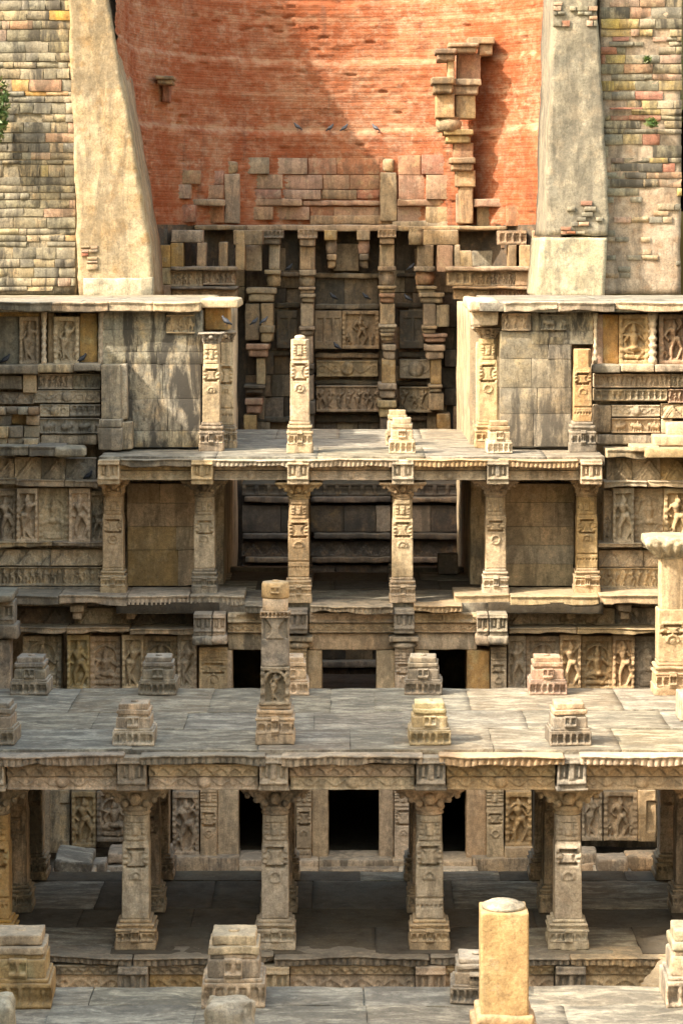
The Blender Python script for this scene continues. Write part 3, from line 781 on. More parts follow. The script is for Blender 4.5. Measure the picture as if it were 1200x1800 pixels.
for i, (x0, x1, y0, y1, m) in enumerate([(394, 421, 305, 392, tan_), (668, 697, 302, 388, tan_), (802, 828, 340, 392, tan_)]):
    D = wally(X((x0 + x1) / 2, D6)) - .4
    pbox('pilaster', x0, x1, y0, y1, D, .6, m, SH, seed=i + 4, amp=.02)
    pbox('pilaster_cap', x0 + 4, x1 - 4, y0 - 22, y0, D + .1, .4, m, SH, seed=i + 8, amp=.05, r=.07)
# bracketed storey: core blocks and horizontal ledges between the brackets
DARKS = ((tan_, 2), (dark, 2), (rose, .8), (brn_, 4))
for i, (x0, x1, y0, y1, rh, cw) in enumerate([(272, 430, 470, 530, (26, 34), (40, 60)), (430, 553, 475, 760, (28, 42), (30, 60)), (553, 666, 487, 545, (40, 50), (40, 60)),
        (553, 666, 630, 760, (28, 36), (36, 60)), (666, 830, 475, 760, (28, 42), (34, 60)), (830, 945, 530, 560, (28, 36), (40, 60)), (410, 835, 760, 860, (30, 40), (40, 70))]):
    stones(x0, x1, y0, y1, 65.2, SH, rh, cw, DARKS, .5, .06, .6, seed=70 + i, yfun=lambda x: wally(x) - .28, edge=True)
for i, (x0, x1, y, th, m) in enumerate([(485, 526, 478, 8, tan_), (553, 666, 480, 9, tan_), (697, 735, 480, 7, dark), (485, 526, 532, 9, dark), (553, 666, 534, 10, brn_), (697, 740, 532, 8, dark),
        (470, 526, 617, 9, dark), (553, 666, 620, 9, tan_), (700, 760, 619, 9, dark), (553, 666, 668, 8, dark), (697, 760, 670, 7, dark), (553, 666, 728, 14, dark), (700, 768, 730, 9, brn_), (420, 526, 733, 9, dark),
        (340, 432, 395, 9, brn_), (432, 700, 395, 11, tan_), (700, 890, 397, 9, tan_), (804, 892, 397, 7, tan_)]):
    D = wally(X((x0 + x1) / 2, 65)) - .5
    if y < 400: D -= .5
    pbox('ledge', x0, x1, y, y + th, D, .9, m, SH, seed=i + 31, amp=.03, r=.035)
prel('carved_panel', 553, 600, 546, 613, 65.9, r_slots, tan_, SH, depth=.5, seed=4, pitch=.22)
prel('carved_panel', 601, 666, 546, 613, 65.9, r_niche, tan_, SH, depth=.5, seed=5, arch=False)
prel('carved_panel', 556, 666, 678, 724, 65.7, r_dancers, tan_, SH, depth=.5, seed=6)
prel('carved_panel', 556, 664, 634, 662, 65.9, r_scroll, tan_, SH, depth=.5, seed=7)
prel('carved_panel', 702, 745, 546, 612, 65.6, r_slots, dark, SH, depth=.5, seed=8, pitch=.3)
prel('carved_panel', 486, 522, 546, 612, 65.6, r_slots, dark, SH, depth=.5, seed=9, pitch=.3)
prel('carved_panel', 702, 760, 632, 665, 65.5, r_scroll, tan_, SH, depth=.5, seed=10)
prel('carved_panel', 702, 760, 680, 725, 65.5, r_dancers, tan_, SH, depth=.5, seed=11)
pbox('stone_panel', 585, 630, 428, 476, 66.2, .3, tan_, SH, seed=2)
pbox('stone_panel', 830, 895, 440, 472, 64.9, .3, pale, SH, seed=3)
stones(272, 945, 402, 476, 65.4, SH, (30, 38), (26, 50), ((dark, 3), (tan_, 2), (rose, .6)), .5, .04, .4, seed=99, yfun=lambda x: wally(x) - .05, edge=True)
for (x0, x1, y0, y1) in ((323, 343, 430, 465), (497, 524, 404, 476), (697, 730, 402, 476), (372, 412, 404, 470)):   # dark back plates, the deep shade of the open bays put into their colour
    pbox('shade_back_plate', x0, x1, y0, y1, wally(X((x0 + x1) / 2, 65)) - .2, .1, dark, SH, seed=x0)
# lower part seen through the pavilion
for k, (xa, xb, yy, rot) in enumerate([(425, 545, 64.6, 0), (545, 695, 65.2, 0), (695, 815, 64.6, 0)]):
    rows = [(850, 872, 'scroll'), (874, 884, None), (888, 935, 'blk'), (938, 948, None), (952, 978, 'gable'), (980, 990, None), (993, 1012, 'blk'), (1016, 1026, None), (1030, 1060, 'blk'), (1064, 1075, None), (1080, 1110, 'gable'), (1114, 1124, None), (1126, 1160, 'blk'), (1162, 1174, None), (1176, 1230, 'blk')]
    for r_, (y0, y1, ty) in enumerate(rows):
        if ty == 'scroll': prel('carved_course', xa, xb, y0, y1, yy, r_slots, dark, SH, depth=1, seed=r_, pitch=1.0)
        elif ty == 'gable': prel('carved_course', xa, xb, y0, y1, yy, r_gable, dark, SH, depth=1, seed=r_)
        elif ty == 'blk': stones(xa, xb, y0, y1, yy, SH, (40, 50), (44, 70), ((dark, 3), (tan_, 1)), .6, .06, .5, seed=r_ + k * 9, edge=True)
        else: pbox('ledge', xa - 2 + (r_ * 7 + k * 5) % 9, xb + 2 - (r_ * 5 + k * 3) % 11, y0, y1, yy - .22, 1.2, brn_ if r_ % 4 == 1 else dark, SH, seed=r_ + k, amp=.03, r=.03)

def stack(label, items, D0=64.6, cat='pillar'):
    """a bracket pillar of stacked blocks: (x0, x1, y0, y1, material, shape, extra depth)"""
    xs = (items[0][0] + items[0][1]) / 2
    t = thing('bracket_pillar', label, cat, (X(xs, D0), D0 + .2, Z(items[-1][3], D0)), 'bracket pillars inside the well shaft')
    base = wloc(t)
    for i, it in enumerate(items):
        x0, x1, y0, y1, m, sh = it[:6]; D = D0 - (it[6] if len(it) > 6 else 0)
        xa, xb, z0, z1 = X(x0, D), X(x1, D), Z(y1, D), Z(y0, D); wd = xb - xa; h = z1 - z0; cx_ = (xa + xb) / 2
        if sh == 'round':
            g = [lathe((cx_, D + .35, z0), [(wd * .36, 0), (wd * .44, h * .15), (wd * .52, h * .45), (wd * .5, h * .7), (wd * .36, h * .88), (wd * .42, h)], 14, .008, i)]
            g.append(rbox((cx_, D + .55, z0 + h / 2), (wd * .9, .5, h), (3, 3, 3), r=.02, amp=.01, seed=i)); nm = 'round_block'
        elif sh == 'cap':
            g = [rel(xa, xb, z0 + h * .45, z1, D, r_slots(wd, h * .55, i, .5), depth=1.0, seed=i), rbox((cx_, D + .45, z0 + h * .25), (wd * .8, .8, h * .45), (5, 5, 3), r=.04, amp=.012, seed=i)]; nm = 'capital'
        elif sh == 'step':
            g = [rbox((cx_, D + .5, z0 + h * .78), (wd, 1, h * .42), (8, 5, 3), r=.03, amp=.014, seed=i), rbox((cx_, D + .56, z0 + h * .3), (wd * .84, .96, h * .58), (8, 5, 3), r=.05, amp=.016, seed=i)]; nm = 'bracket_block'
        else:
            g = [rbox((cx_, D + .5, z0 + h / 2), (wd, .8, h), (5, 5, max(3, int(h / .1))), r=.025, amp=.014, seed=i)]; nm = 'shaft_block'
        wobj(nm, g, m, t)
    return t
stack('pale bracket pillar with carved capital between the dark bay and the carved centre panel', [(523, 557, 402, 433, tan_, 'cap', .15), (527, 553, 433, 474, tan_, 'b'), (525, 555, 474, 484, tan_, 'b', .06), (525, 553, 484, 503, tan_, 'round'), (524, 554, 504, 516, tan_, 'step', .06), (527, 554, 516, 532, tan_, 'step', .04),
       (528, 551, 533, 574, tan_, 'b'), (525, 553, 574, 590, tan_, 'step', .06), (529, 550, 590, 640, tan_, 'b'), (527, 552, 640, 660, dark, 'step'), (530, 551, 660, 705, tan_, 'b'), (526, 554, 705, 760, dark, 'step')])
stack('tall bracket pillar with gold shaft block beside the black open bay', [(664, 696, 402, 430, tan_, 'cap', .15), (667, 693, 430, 470, tan_, 'b'), (664, 696, 468, 476, tan_, 'b', .06), (666, 694, 477, 501, tan_, 'round'), (664, 697, 502, 515, tan_, 'step', .08), (666, 694, 515, 532, rose, 'step', .04), (668, 694, 533, 570, tan_, 'b'),
       (665, 697, 570, 584, tan_, 'step', .06), (668, 693, 585, 600, tan_, 'step'), (672, 696, 605, 632, tan_, 'step'), (671, 695, 632, 674, gold, 'b'), (664, 697, 674, 700, tan_, 'step', .04), (663, 697, 703, 735, gold, 'step', .04), (668, 700, 735, 765, dark, 'b')])
stack('bracket pillar under a carved corner capital beside the pale plastered niche', [(718, 748, 402, 430, tan_, 'round', .25), (733, 762, 430, 470, tan_, 'b'), (728, 765, 468, 477, tan_, 'b', .08), (730, 764, 478, 500, rose, 'round'), (732, 768, 502, 516, tan_, 'step', .1), (736, 782, 514, 533, tan_, 'step', .05),
       (744, 766, 534, 572, tan_, 'b', .05), (766, 790, 536, 575, tan_, 'b'), (741, 768, 572, 586, tan_, 'step', .1), (744, 786, 586, 602, rose, 'step'), (746, 782, 606, 632, tan_, 'step', .1), (757, 776, 632, 676, gold, 'b'), (753, 778, 676, 690, gold, 'step'), (754, 780, 692, 722, tan_, 'b'), (768, 792, 728, 756, gold, 'b', .1)])
stack('bracket pillar with two pigeons on its block beside the dark bay', [(455, 498, 404, 430, brn_, 'cap', .15), (472, 491, 430, 474, tan_, 'b', .05), (431, 460, 430, 476, tan_, 'b'), (464, 493, 474, 482, tan_, 'b', .08), (468, 493, 482, 503, tan_, 'round', .05), (432, 486, 505, 531, tan_, 'step', .05),
       (458, 480, 533, 576, tan_, 'b', .05), (430, 456, 534, 598, brn_, 'b'), (456, 482, 572, 602, tan_, 'step', .08), (432, 474, 604, 628, rose, 'step', .1), (450, 466, 630, 676, tan_, 'b'), (428, 466, 676, 692, dark, 'step'), (430, 462, 700, 728, rose, 'step'), (428, 450, 730, 760, gold, 'b')])
# outer carved parapets
def parapet(label, pans, D):
    t = thing('carved_parapet', label, 'parapet', (X((pans[0][0] + pans[0][1]) / 2, D), D, Z(530, D)))
    for i, (x0, x1, y0, y1, k, m) in enumerate(pans):
        if k == 'b': pbox('parapet_block', x0, x1, y0, y1, D - .05, .7, m, t, seed=i, amp=.02)
        elif k == 'l': pbox('parapet_ledge', x0, x1, y0, y1, D - .22, .9, m, t, seed=i, amp=.03, r=.04)
        elif k == 'n': pbox('recess_back', x0, x1, y0, y1, D + .45, .2, m, t, seed=i)
        else: prel('carved_panel', x0, x1, y0, y1, D, {'d': r_dancers, 's': r_scroll, 'g': r_slots}[k], m, t, depth=.6, seed=i)
    return t
parapet('brown carved parapet with pilasters close to the plastered buttress, in shade', [(272, 300, 470, 500, 'b', gold), (300, 356, 476, 503, 'd', tan_), (357, 413, 474, 500, 'd', tan_), (300, 418, 468, 475, 'l', tan_), (300, 418, 503, 508, 'l', brn_), (302, 416, 508, 526, 's', tan_), (272, 300, 500, 530, 'b', rose),
    (300, 356, 404, 426, 'b', tan_), (346, 362, 426, 470, 'b', tan_), (300, 322, 426, 470, 'b', gold), (272, 300, 430, 470, 'b', gold), (384, 400, 425, 470, 'b', tan_), (414, 430, 404, 475, 'b', tan_), (410, 462, 404, 430, 'b', brn_)], 63.6)
parapet('sunlit carved parapet with small figure panels beside the plastered buttress', [(785, 830, 476, 502, 'g', tan_), (822, 862, 476, 502, 'd', tan_), (862, 905, 476, 502, 'd', tan_), (905, 945, 476, 502, 'b', tan_), (783, 945, 468, 476, 'l', tan_), (795, 942, 503, 508, 'l', tan_), (797, 860, 508, 526, 's', tan_), (860, 940, 508, 526, 'd', rose),
    (875, 925, 405, 430, 'g', tan_), (893, 908, 430, 470, 'b', tan_), (912, 932, 430, 470, 'b', gold), (798, 808, 430, 470, 'b', tan_), (808, 830, 440, 470, 'b', gold), (744, 806, 404, 430, 'b', tan_), (768, 796, 430, 478, 'b', rose), (935, 948, 405, 470, 'b', rose)], 63.6)
# freestanding remains of a higher bracket pillar
stack('tall ragged ruin of a bracket pillar standing out from the sunlit brick wall', [(822, 870, 64, 76, tan_, 'b', .1), (788, 842, 74, 92, tan_, 'step', .45), (765, 803, 84, 106, brn_, 'step', .5), (842, 866, 76, 96, tan_, 'b', .0), (787, 799, 104, 140, gold, 'b', .4), (803, 845, 92, 140, rose, 'b', -.1), (758, 800, 134, 164, brn_, 'step', .55), (782, 846, 137, 166, tan_, 'step', .25),
       (766, 799, 164, 206, gold, 'b', .4), (801, 836, 166, 207, gold, 'b', .15), (766, 812, 204, 230, tan_, 'round', .35), (779, 832, 226, 251, gold, 'step', .2), (797, 832, 250, 278, rose, 'b', .1), (790, 836, 276, 300, tan_, 'step', .2), (801, 836, 298, 328, gold, 'b', .1), (807, 832, 326, 392, tan_, 'b', .05)], D0=64.6, cat='ruined pillar')
stack('lone broken bracket stone jutting from the shaded brickwork', [(272, 305, 132, 147, tan_, 'step', .2), (284, 298, 148, 178, redst, 'b', -.35)], D0=63.2, cat='bracket')
stack('small broken hanging bracket in the upper centre bay beside the pillar with the plain capital', [(570, 592, 404, 422, gold, 'b'), (572, 592, 422, 446, tan_, 'round'), (574, 592, 446, 472, tan_, 'step')], D0=65.2, cat='bracket')
stack('small broken hanging bracket in the upper centre bay beside the tall gold-shafted pillar', [(627, 650, 404, 422, gold, 'b'), (629, 650, 422, 446, rose, 'round'), (631, 648, 446, 472, dark, 'step')], D0=65.2, cat='bracket')

# ================================================================== END WALLS AND BUTTRESSES
WT = H0 + 7.9
def endwall(px0, px1, label, seed, mats, skip, ylim):
    t = thing('masonry_wall', label, 'wall', (X((px0 + px1) / 2, 58), 58.5, 11))
    xa, xb = X(px0, 58), X(px1, 58)
    if px0 < 0: xa = -14
    wobj('wall_core', [rbox(((xa + xb) / 2, 59.165, (11 + WT) / 2), (xb - xa, 1.9, WT - 11), (16, 2, 60), r=0, amp=.05, fr=2.5, seed=seed)], mortar if seed == 1 else plas, t)
    stones(px0 if px0 > 0 else -8, min(px1, 1206), -10, ylim, 58.2, t, (8, 22), (13, 60), mats, .4, .035, .4, seed=seed, skip=skip)
    return t
LW = endwall(-110, 133, 'rough coursed masonry wall in mixed yellow and grey stones beside the pale raking buttress', 1, ((wb_, 6), (wg_, 5), (wy_, .7), (wp_, 1.2), (ochre, .3), (gplas, 2)), .03, 512)
RW = endwall(1056, 1198, 'masonry wall of yellow stones and red bricks with flaking plaster below', 2, ((wb_, 4), (wy_, 2.2), (wg_, 1), (wp_, 1.5), (redst, .9), (gplas, 3)), .16, 345)
stones(1064, 1196, 345, 512, 58.2, RW, (9, 13), (16, 34), ((gplas, 4), (plas, 3), (pink, 1)), .4, .03, .7, seed=77, skip=.72)
wobj('brick_course', [rbox((X(1100, 58.1), 58.1, Z(190, 58.1)), (X(1130, 58) - X(1072, 58), .1, .04), (10, 1, 1), r=.01, amp=.02, seed=2)], redst, RW)
# return wall behind the far edge
t = thing('buttress', 'tall pale plastered raking buttress against the shaft, beside the yellow and grey masonry wall', 'buttress', (X(200, 57.3), 57.8, 11))
rows = [(Z(522, 57.75), X(140, 57.75), X(270, 57.75)), (Z(420, 57.75), X(134, 57.75), X(262, 57.75)), (Z(0, 57.75), X(120, 57.75), X(190, 57.75)), (WT + .1, X(118, 57.75), X(158, 57.75))]
wobj('plaster_face', [prism(rows, 57.75, 61.0, 60, .06, 3, 14)], plas, t, smooth=True)
stones(142, 172, 424, 474, 57.7, t, (6, 8), (12, 20), ((wp_, 1), (redst, .6), (plas, 2)), .2, .012, .6, seed=12, skip=.45)
pbox('base_block', 146, 268, 488, 523, 57.6, .5, pale, t, seed=6, amp=.03, r=.03)
t = thing('buttress', 'grey plastered raking buttress with cracked foot beside the red brick shaft', 'buttress', (X(1005, 57.3), 57.8, 11))
rows = [(Z(412, 57.75), X(957, 57.75), X(1066, 57.75)), (Z(380, 57.75), X(960, 57.75), X(1070, 57.75)), (Z(0, 57.75), X(973, 57.75), X(1050, 57.75)), (WT + .1, X(978, 57.75), X(1042, 57.75))]
wobj('plaster_face', [prism(rows, 57.75, 61.0, 60, .06, 8, 14)], gplas, t, smooth=True)
rows = [(Z(523, 56.9), X(942, 57.75), X(1060, 57.75)), (Z(417, 56.9), X(952, 57.75), X(1066, 57.75))]
wobj('foot_block', [prism(rows, 57.6, 61.0, 20, .035, 9, 14)], pale, t, smooth=True)
stones(972, 1050, 2, 46, 57.7, t, (7, 10), (10, 22), ((pink, 2), (gplas, 3), (redst, 1)), .2, .02, .7, seed=14, skip=.4)
stones(985, 1060, 352, 412, 57.7, t, (7, 10), (12, 22), ((pink, 1), (gplas, 3), (redst, .7)), .2, .015, .7, seed=15, skip=.6)

# ================================================================== SIDE TERRACES (flanks of the far pavilion)
def flank(side, label):
    s = -1 if side == 'L' else 1
    xin = -2.45 if side == 'L' else 2.40
    t = thing('terrace_block', label, 'terrace', (s * 6, 52, 0), 'stepped stone terraces flanking the shaft')
    x0, x1 = sorted((xin, s * 14.2))
    wobj('terrace_core', [rbox(((x0 + x1) / 2, 54.75, 10.86 / 2), (x1 - x0, 6.5, 10.86), (30, 12, 40), r=.02, amp=.03, seed=5)], mixed, t)
    return t
FL = flank('L', 'stepped carved terrace wall with figure niches and stained plaster blocks, mostly in shade')
FR = flank('R', 'stepped carved terrace wall with figure niches and stained blocks, in warm sunlight')
# top slabs
for F, xa, xb, sd_ in ((FL, -9.5, X(352, 50), 3), (FR, X(886, 50), 9.5, 8)):
    paving(F, xa, xb, 49.95, 57.2, ZT, ((deck, 2), (deckw, 2)), (1.6, 3.0), (2.0, 3.6), .16, seed=sd_)
for i, (x0, x1) in enumerate([(-10, 90), (91, 190), (191, 268), (269, 352)]): eave('terrace_edge', X(x0, 49.9), X(x1, 49.9), 49.88, ZT + .02, .17, .5, (greyst, mixed, buff, buff)[i], FL, seed=i + 60, teeth=False, ragged=.03)
for i, (x0, x1) in enumerate([(886, 980), (981, 1080), (1081, 1215)]): eave('terrace_edge', X(x0, 49.9), X(x1, 49.9), 49.88, ZT + .02, .17, .5, (buff, mixed, buff)[i], FR, seed=i + 70, teeth=False, ragged=.03)
pbox('projecting_slab', 353, 418, 526, 541, 50.3, 2.5, warm, FL, seed=3, r=.03, amp=.02); pbox('corner_block', 360, 402, 541, 580, 50.9, 1.2, ochre, FL, seed=4)
pbox('projecting_slab', 822, 878, 527, 547, 50.0, 2.5, buff, FR, seed=5, r=.05, amp=.04); pbox('corner_block', 830, 876, 547, 572, 50.2, 1.2, buff, FR, seed=6, amp=.03)
pbox('corner_wall', 386, 411, 582, 790, 51.3, 1.0, buff, FL, seed=7, label='narrow return wall of warm stone')
pbox('corner_wall', 836, 880, 600, 775, 51.4, 1.0, buff, FR, seed=8)
PL = ((gplas, 3), (mixed, 2), (wb_, 2), (wg_, 1.0))
stones(172, 356, 545, 640, 50.25, FL, (32, 48), (40, 70), ((blot, 1),), .4, .008, .2, seed=21, edge=True)
stones(222, 352, 640, 786, 50.25, FL, (40, 62), (60, 90), ((blot, 1),), .4, .008, .2, seed=22, edge=True)
prel('carved_panel', 292, 342, 553, 586, 50.2, r_dancers, warm, FL, seed=12, pitch=.5)
stones(879, 1004, 582, 785, 50.25, FR, (38, 52), (50, 90), ((blor, 1),), .4, .008, .2, seed=24, edge=True)
stones(934, 1042, 548, 605, 50.25, FR, (28, 36), (40, 60), ((blot, 1),), .4, .008, .2, seed=26, edge=True)
prel('carved_panel', 882, 933, 550, 581, 50.2, r_dancers, mixed, FR, seed=13, pitch=.5)
prel('carved_panel', 950, 995, 552, 580, 50.18, r_animals, gplas, FR, seed=14)

def niche_row(F, D, items):
    for i, (x0, x1, y0, y1, k, m, pr) in enumerate(items):
        if k == 'plain': pbox('back_panel', x0, x1, y0, y1, D - pr, .3, m, F, seed=i, amp=.01)
        elif k == 'col':
            xc = X((x0 + x1) / 2, D - pr); wd = X(x1, D) - X(x0, D); z0, z1 = Z(y1, D - pr), Z(y0, D - pr); h = z1 - z0
            prof = [(wd * .5, 0), (wd * .5, h * .1), (wd * .36, h * .12)]
            for q in range(5): a = h * (.16 + q * .14); prof += [(wd * .36, a), (wd * .48, a + h * .035), (wd * .5, a + h * .07), (wd * .36, a + h * .09)]
            prof += [(wd * .55, h * .9), (wd * .6, h)]
            wobj('colonette', [lathe((xc, D - pr + .1, z0), prof, 14, .004, i)], m, F)
        elif k in ('stand', 'sit'): prel('figure_panel', x0, x1, y0, y1, D - pr, r_niche, m, F, depth=.35, seed=i * 3 + int(x0) % 5 + 1, kind=k, beads=True, arch=(k == 'sit'))
        else: prel('carved_course', x0, x1, y0, y1, D - pr, {'dancers': r_dancers, 'animals': r_animals, 'gable': r_gable, 'scroll': r_scroll, 'slots': r_slots}[k], m, F, depth=.35, seed=i * 3 + 2)
# upper recess, left and right (the core is 51.5, recess backs stand before it)
for F, m_, xs in ((FL, greyst, (-10, 176)), (FR, buff, (1042, 1215))): pass
niche_row(FL, 50.45, [(-8, 34, 548, 642, 'plain', gplas, 0), (34, 68, 556, 640, 'stand', buff, .06), (-8, 68, 548, 556, 'plain', ochre, .1), (71, 81, 548, 640, 'col', buff, .28), (84, 95, 550, 640, 'plain', warm, 0), (94, 139, 556, 640, 'stand', buff, .12), (140, 171, 550, 640, 'plain', ochre, .03), (172, 181, 548, 640, 'col', buff, .3)])
niche_row(FR, 50.4, [(1043, 1051, 550, 640, 'col', buff, .28), (1052, 1087, 552, 640, 'plain', ochre, 0), (1040, 1060, 552, 640, 'plain', pink, .03), (1088, 1140, 552, 640, 'sit', warm, .1), (1140, 1156, 549, 640, 'col', buff, .28), (1158, 1212, 552, 640, 'stand', pink, .1)])
for i, (F, x0, x1, y0, y1, m) in enumerate([(FL, -10, 66, 641, 657, greyst), (FL, 66, 128, 640, 655, mixed), (FL, 129, 177, 639, 653, greyst), (FR, 1042, 1090, 641, 655, greyst), (FR, 1091, 1150, 640, 654, buff), (FR, 1151, 1215, 641, 654, mixed)]):
    pbox('ledge_block', x0, x1, y0, y1, 49.95, 1.2, m, F, seed=i + 3, amp=.015)
niche_row(FL, 50.2, [(66, 128, 657, 684, 'dancers', mixed, 0), (129, 176, 657, 684, 'dancers', greyst, 0), (60, 176, 686, 708, 'scroll', mixed, 0), (70, 122, 711, 732, 'scroll', mixed, .03), (123, 176, 711, 732, 'slots', greyst, .03), (70, 176, 735, 762, 'animals', greyst, .05), (72, 170, 764, 782, 'plain', mixed, .02), (-8, 40, 660, 684, 'plain', greyst, 0), (40, 64, 658, 690, 'plain', buff, .05), (-8, 60, 690, 710, 'gable', greyst, 0), (20, 70, 715, 745, 'plain', ochre, -.1)])
stones(-10, 70, 714, 782, 50.1, FL, (14, 26), (18, 34), ((greyst, 3), (pink, 1), (mixed, 2)), .4, .3, .8, seed=91, skip=.15)
niche_row(FR, 50.2, [(1044, 1178, 657, 681, 'dancers', buff, 0), (1180, 1214, 657, 681, 'dancers', buff, .04), (1044, 1172, 684, 705, 'slots', mixed, 0), (1174, 1214, 684, 708, 'dancers', pink, .03), (1075, 1160, 712, 732, 'scroll', buff, 0), (1043, 1074, 712, 760, 'plain', mixed, 0), (1162, 1214, 710, 735, 'gable', buff, .04), (1075, 1160, 735, 761, 'animals', warm, .03), (1162, 1182, 736, 762, 'plain', mixed, .05), (1050, 1152, 764, 781, 'plain', mixed, .02)])
for i, (x0, x1, y0, y1, D, m) in enumerate([(1172, 1215, 742, 765, 49.9, buff), (1150, 1215, 766, 784, 49.6, buff), (1110, 1160, 784, 794, 49.4, buff), (1134, 1215, 788, 805, 49.2, warm)]):
    pbox('fallen_block', x0, x1, y0, y1, D, .7, m, FR, seed=i)
# corner pilaster
pl = thing('pilaster', 'grey pilaster with dark base closing the carved frieze at its inner end', 'pilaster', (X(200, 50), 50, ZD), None)
pbox('shaft', 178, 212, 641, 737, 49.75, .6, greyst, pl, seed=3, amp=.012); pbox('shaft', 211, 223, 640, 738, 49.95, .5, mixed, pl, seed=4)
pbox('moulding', 174, 214, 737, 752, 49.6, .7, greyst, pl, seed=5); pbox('base', 171, 215, 752, 792, 49.6, .7, greyst, pl, seed=6); pbox('base', 214, 232, 742, 790, 49.8, .6, mixed, pl, seed=7)
# level below (beside the pavilion pillars)
for i, (x0, x1) in enumerate([(-10, 52), (53, 115)]): eave('ledge', X(x0, 49.7), X(x1, 49.7), 49.5, Z(783, 49.5), .2, .8, greyst, FL, seed=i + 11, teeth=False, ragged=.12)
for i, (x0, x1) in enumerate([(1064, 1134), (1135, 1215)]): eave('ledge', X(x0, 49.7), X(x1, 49.7), 49.5, Z(787 + (1 - i) * 3, 49.5), .18, .8, (mixed, warm)[i], FR, seed=i + 21, teeth=False, ragged=.08)
lb = thing('boulder', 'smooth grey rounded boulder lying on the broken ledge', 'boulder', (X(122, 49.4), 49.5, Z(806, 49.4)))
wobj('boulder_stone', [rbox((X(122, 49.3), 49.6, Z(795, 49.3)), (.60, .5, .2), (10, 8, 6), r=.09, amp=.03, seed=8)], greyst, lb)
niche_row(FL, 49.95, [(-10, 25, 806, 843, 'gable', mixed, 0), (26, 72, 804, 843, 'gable', buff, .04), (73, 115, 806, 843, 'gable', mixed, 0), (116, 168, 806, 843, 'gable', greyst, .03),
    (-10, 28, 862, 955, 'stand', mixed, -.1), (29, 66, 858, 955, 'stand', buff, .12), (67, 121, 858, 955, 'sit', buff, -.12), (121, 159, 858, 955, 'stand', buff, .12), (160, 182, 862, 955, 'stand', mixed, -.1),
    (-10, 88, 967, 994, 'gable', mixed, 0), (89, 181, 967, 994, 'gable', buff, .02), (-10, 181, 997, 1030, 'dancers', mixed, .03), (-10, 181, 1032, 1040, 'plain', greyst, .08)])
niche_row(FR, 49.95, [(1066, 1110, 806, 845, 'gable', mixed, .03), (1111, 1160, 806, 845, 'gable', buff, 0), (1161, 1214, 806, 845, 'gable', warm, .04),
    (1060, 1076, 862, 956, 'stand', mixed, -.1), (1077, 1114, 858, 956, 'stand', buff, .12), (1114, 1167, 858, 956, 'sit', buff, -.12), (1167, 1214, 858, 956, 'stand', warm, .12),
    (1052, 1130, 968, 996, 'gable', buff, 0), (1131, 1214, 968, 996, 'gable', buff, .02), (1052, 1214, 998, 1034, 'dancers', buff, .03), (1052, 1214, 1034, 1040, 'plain', mixed, .08)])
for i, (F, x0, x1, y, m) in enumerate([(FL, -10, 26, 843, greyst), (FL, 27, 112, 845, mixed), (FL, 113, 172, 845, mixed), (FR, 1062, 1138, 846, buff), (FR, 1139, 1214, 846, warm), (FL, -10, 90, 955, mixed), (FL, 91, 181, 955, mixed), (FR, 1052, 1130, 956, buff), (FR, 1131, 1214, 957, buff)]):
    eave('ledge', X(x0, 49.6), X(x1, 49.6), 49.65 if y < 900 else 49.72, Z(y, 49.6), .12 if y < 900 else .09, .5, m, F, seed=i + 31, teeth=False, ragged=.06)

# ================================================================== FAR PAVILION
PV = thing('far_pavilion', 'far two-storey stone pavilion in front of the well shaft with flat paved roof', 'pavilion', (0, 49, 0))
# roof paving, eaves and beams
paving(PV, X(212, 49), X(1060, 49), 48.7, 55.8, ZD, ((deckw, 3), (deck, 2)), (1.3, 2.4), (1.6, 2.4), .16, seed=5)
segs = [(212, 342, greyst, False), (372, 505, buff, True), (545, 686, buff, True), (727, 854, warm, True), (889, 1016, warm, True)]
for i, (x0, x1, m, tt) in enumerate(segs): eave('eave_slab', X(x0 - 14 * (i > 0), 48.6), X(x1 + 14 * (i < 4), 48.6), 48.52, ZD - .04, .13, .7, m, PV, seed=i + 2, teeth=tt, ragged=.04)
beams = [(205, 345), (375, 507), (543, 690), (724, 855), (888, 1022)]
for i, (x0, x1) in enumerate(beams):
    m = (warm, buff, buff, buff, buff)[i]
    prel('beam', x0, x1, 811, 826, 48.72, r_tassel, m, PV, depth=.5, seed=i); prel('beam', x0, x1, 827, 844, 48.78, r_scroll, m, PV, depth=.7, seed=i + 5)
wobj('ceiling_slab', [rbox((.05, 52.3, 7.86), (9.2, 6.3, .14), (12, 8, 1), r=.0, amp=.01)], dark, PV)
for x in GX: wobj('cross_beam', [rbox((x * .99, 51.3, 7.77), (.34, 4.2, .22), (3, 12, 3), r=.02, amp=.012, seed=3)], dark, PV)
FP = [(200, 'golden end pillar of the far arcade, beside the seated figure niche', (warm, warm, warm), 1, 49.6), (360, 'far arcade pillar before the bay with an orange stain on its back wall', (greyst, buff, mixed), 0, 49.5), (525, 'far arcade pillar directly behind the tall dark broken pillar', (buff, warm, warm), 2, 49.1),
      (707, 'far arcade pillar between the middle bay and the loose block bay', (buff, warm, buff), 3, 49.1), (870, 'far arcade pillar with grey patch on its deck stump, before a plain blocked bay', (buff, buff, buff), 4, 49.5), (1030, 'last far arcade pillar with yellow stepped bracket near its top, against the carved wall', (warm, warm, buff), 5, 49.6)]
for px, lab, mt, v, D in FP:
    xx = X(px, D); z = ZP + (.08 if D > 49.3 else -.03)
    pillar(xx, D, z, lab, .50, .48, .38, 7.68 - z - .48 - .33, .33, .88 if px not in (200, 1030) else .6, mt, v, 'pillars of the far arcade')
    pt = wobj('capital_block', [rel(xx - .2, xx + .2, 7.67, 8.12, 48.5, r_block(.4, .45, v), depth=.5, seed=v)], (warm, greyst, buff, mixed, greyst, buff)[v if v != 1 else 0], PV)
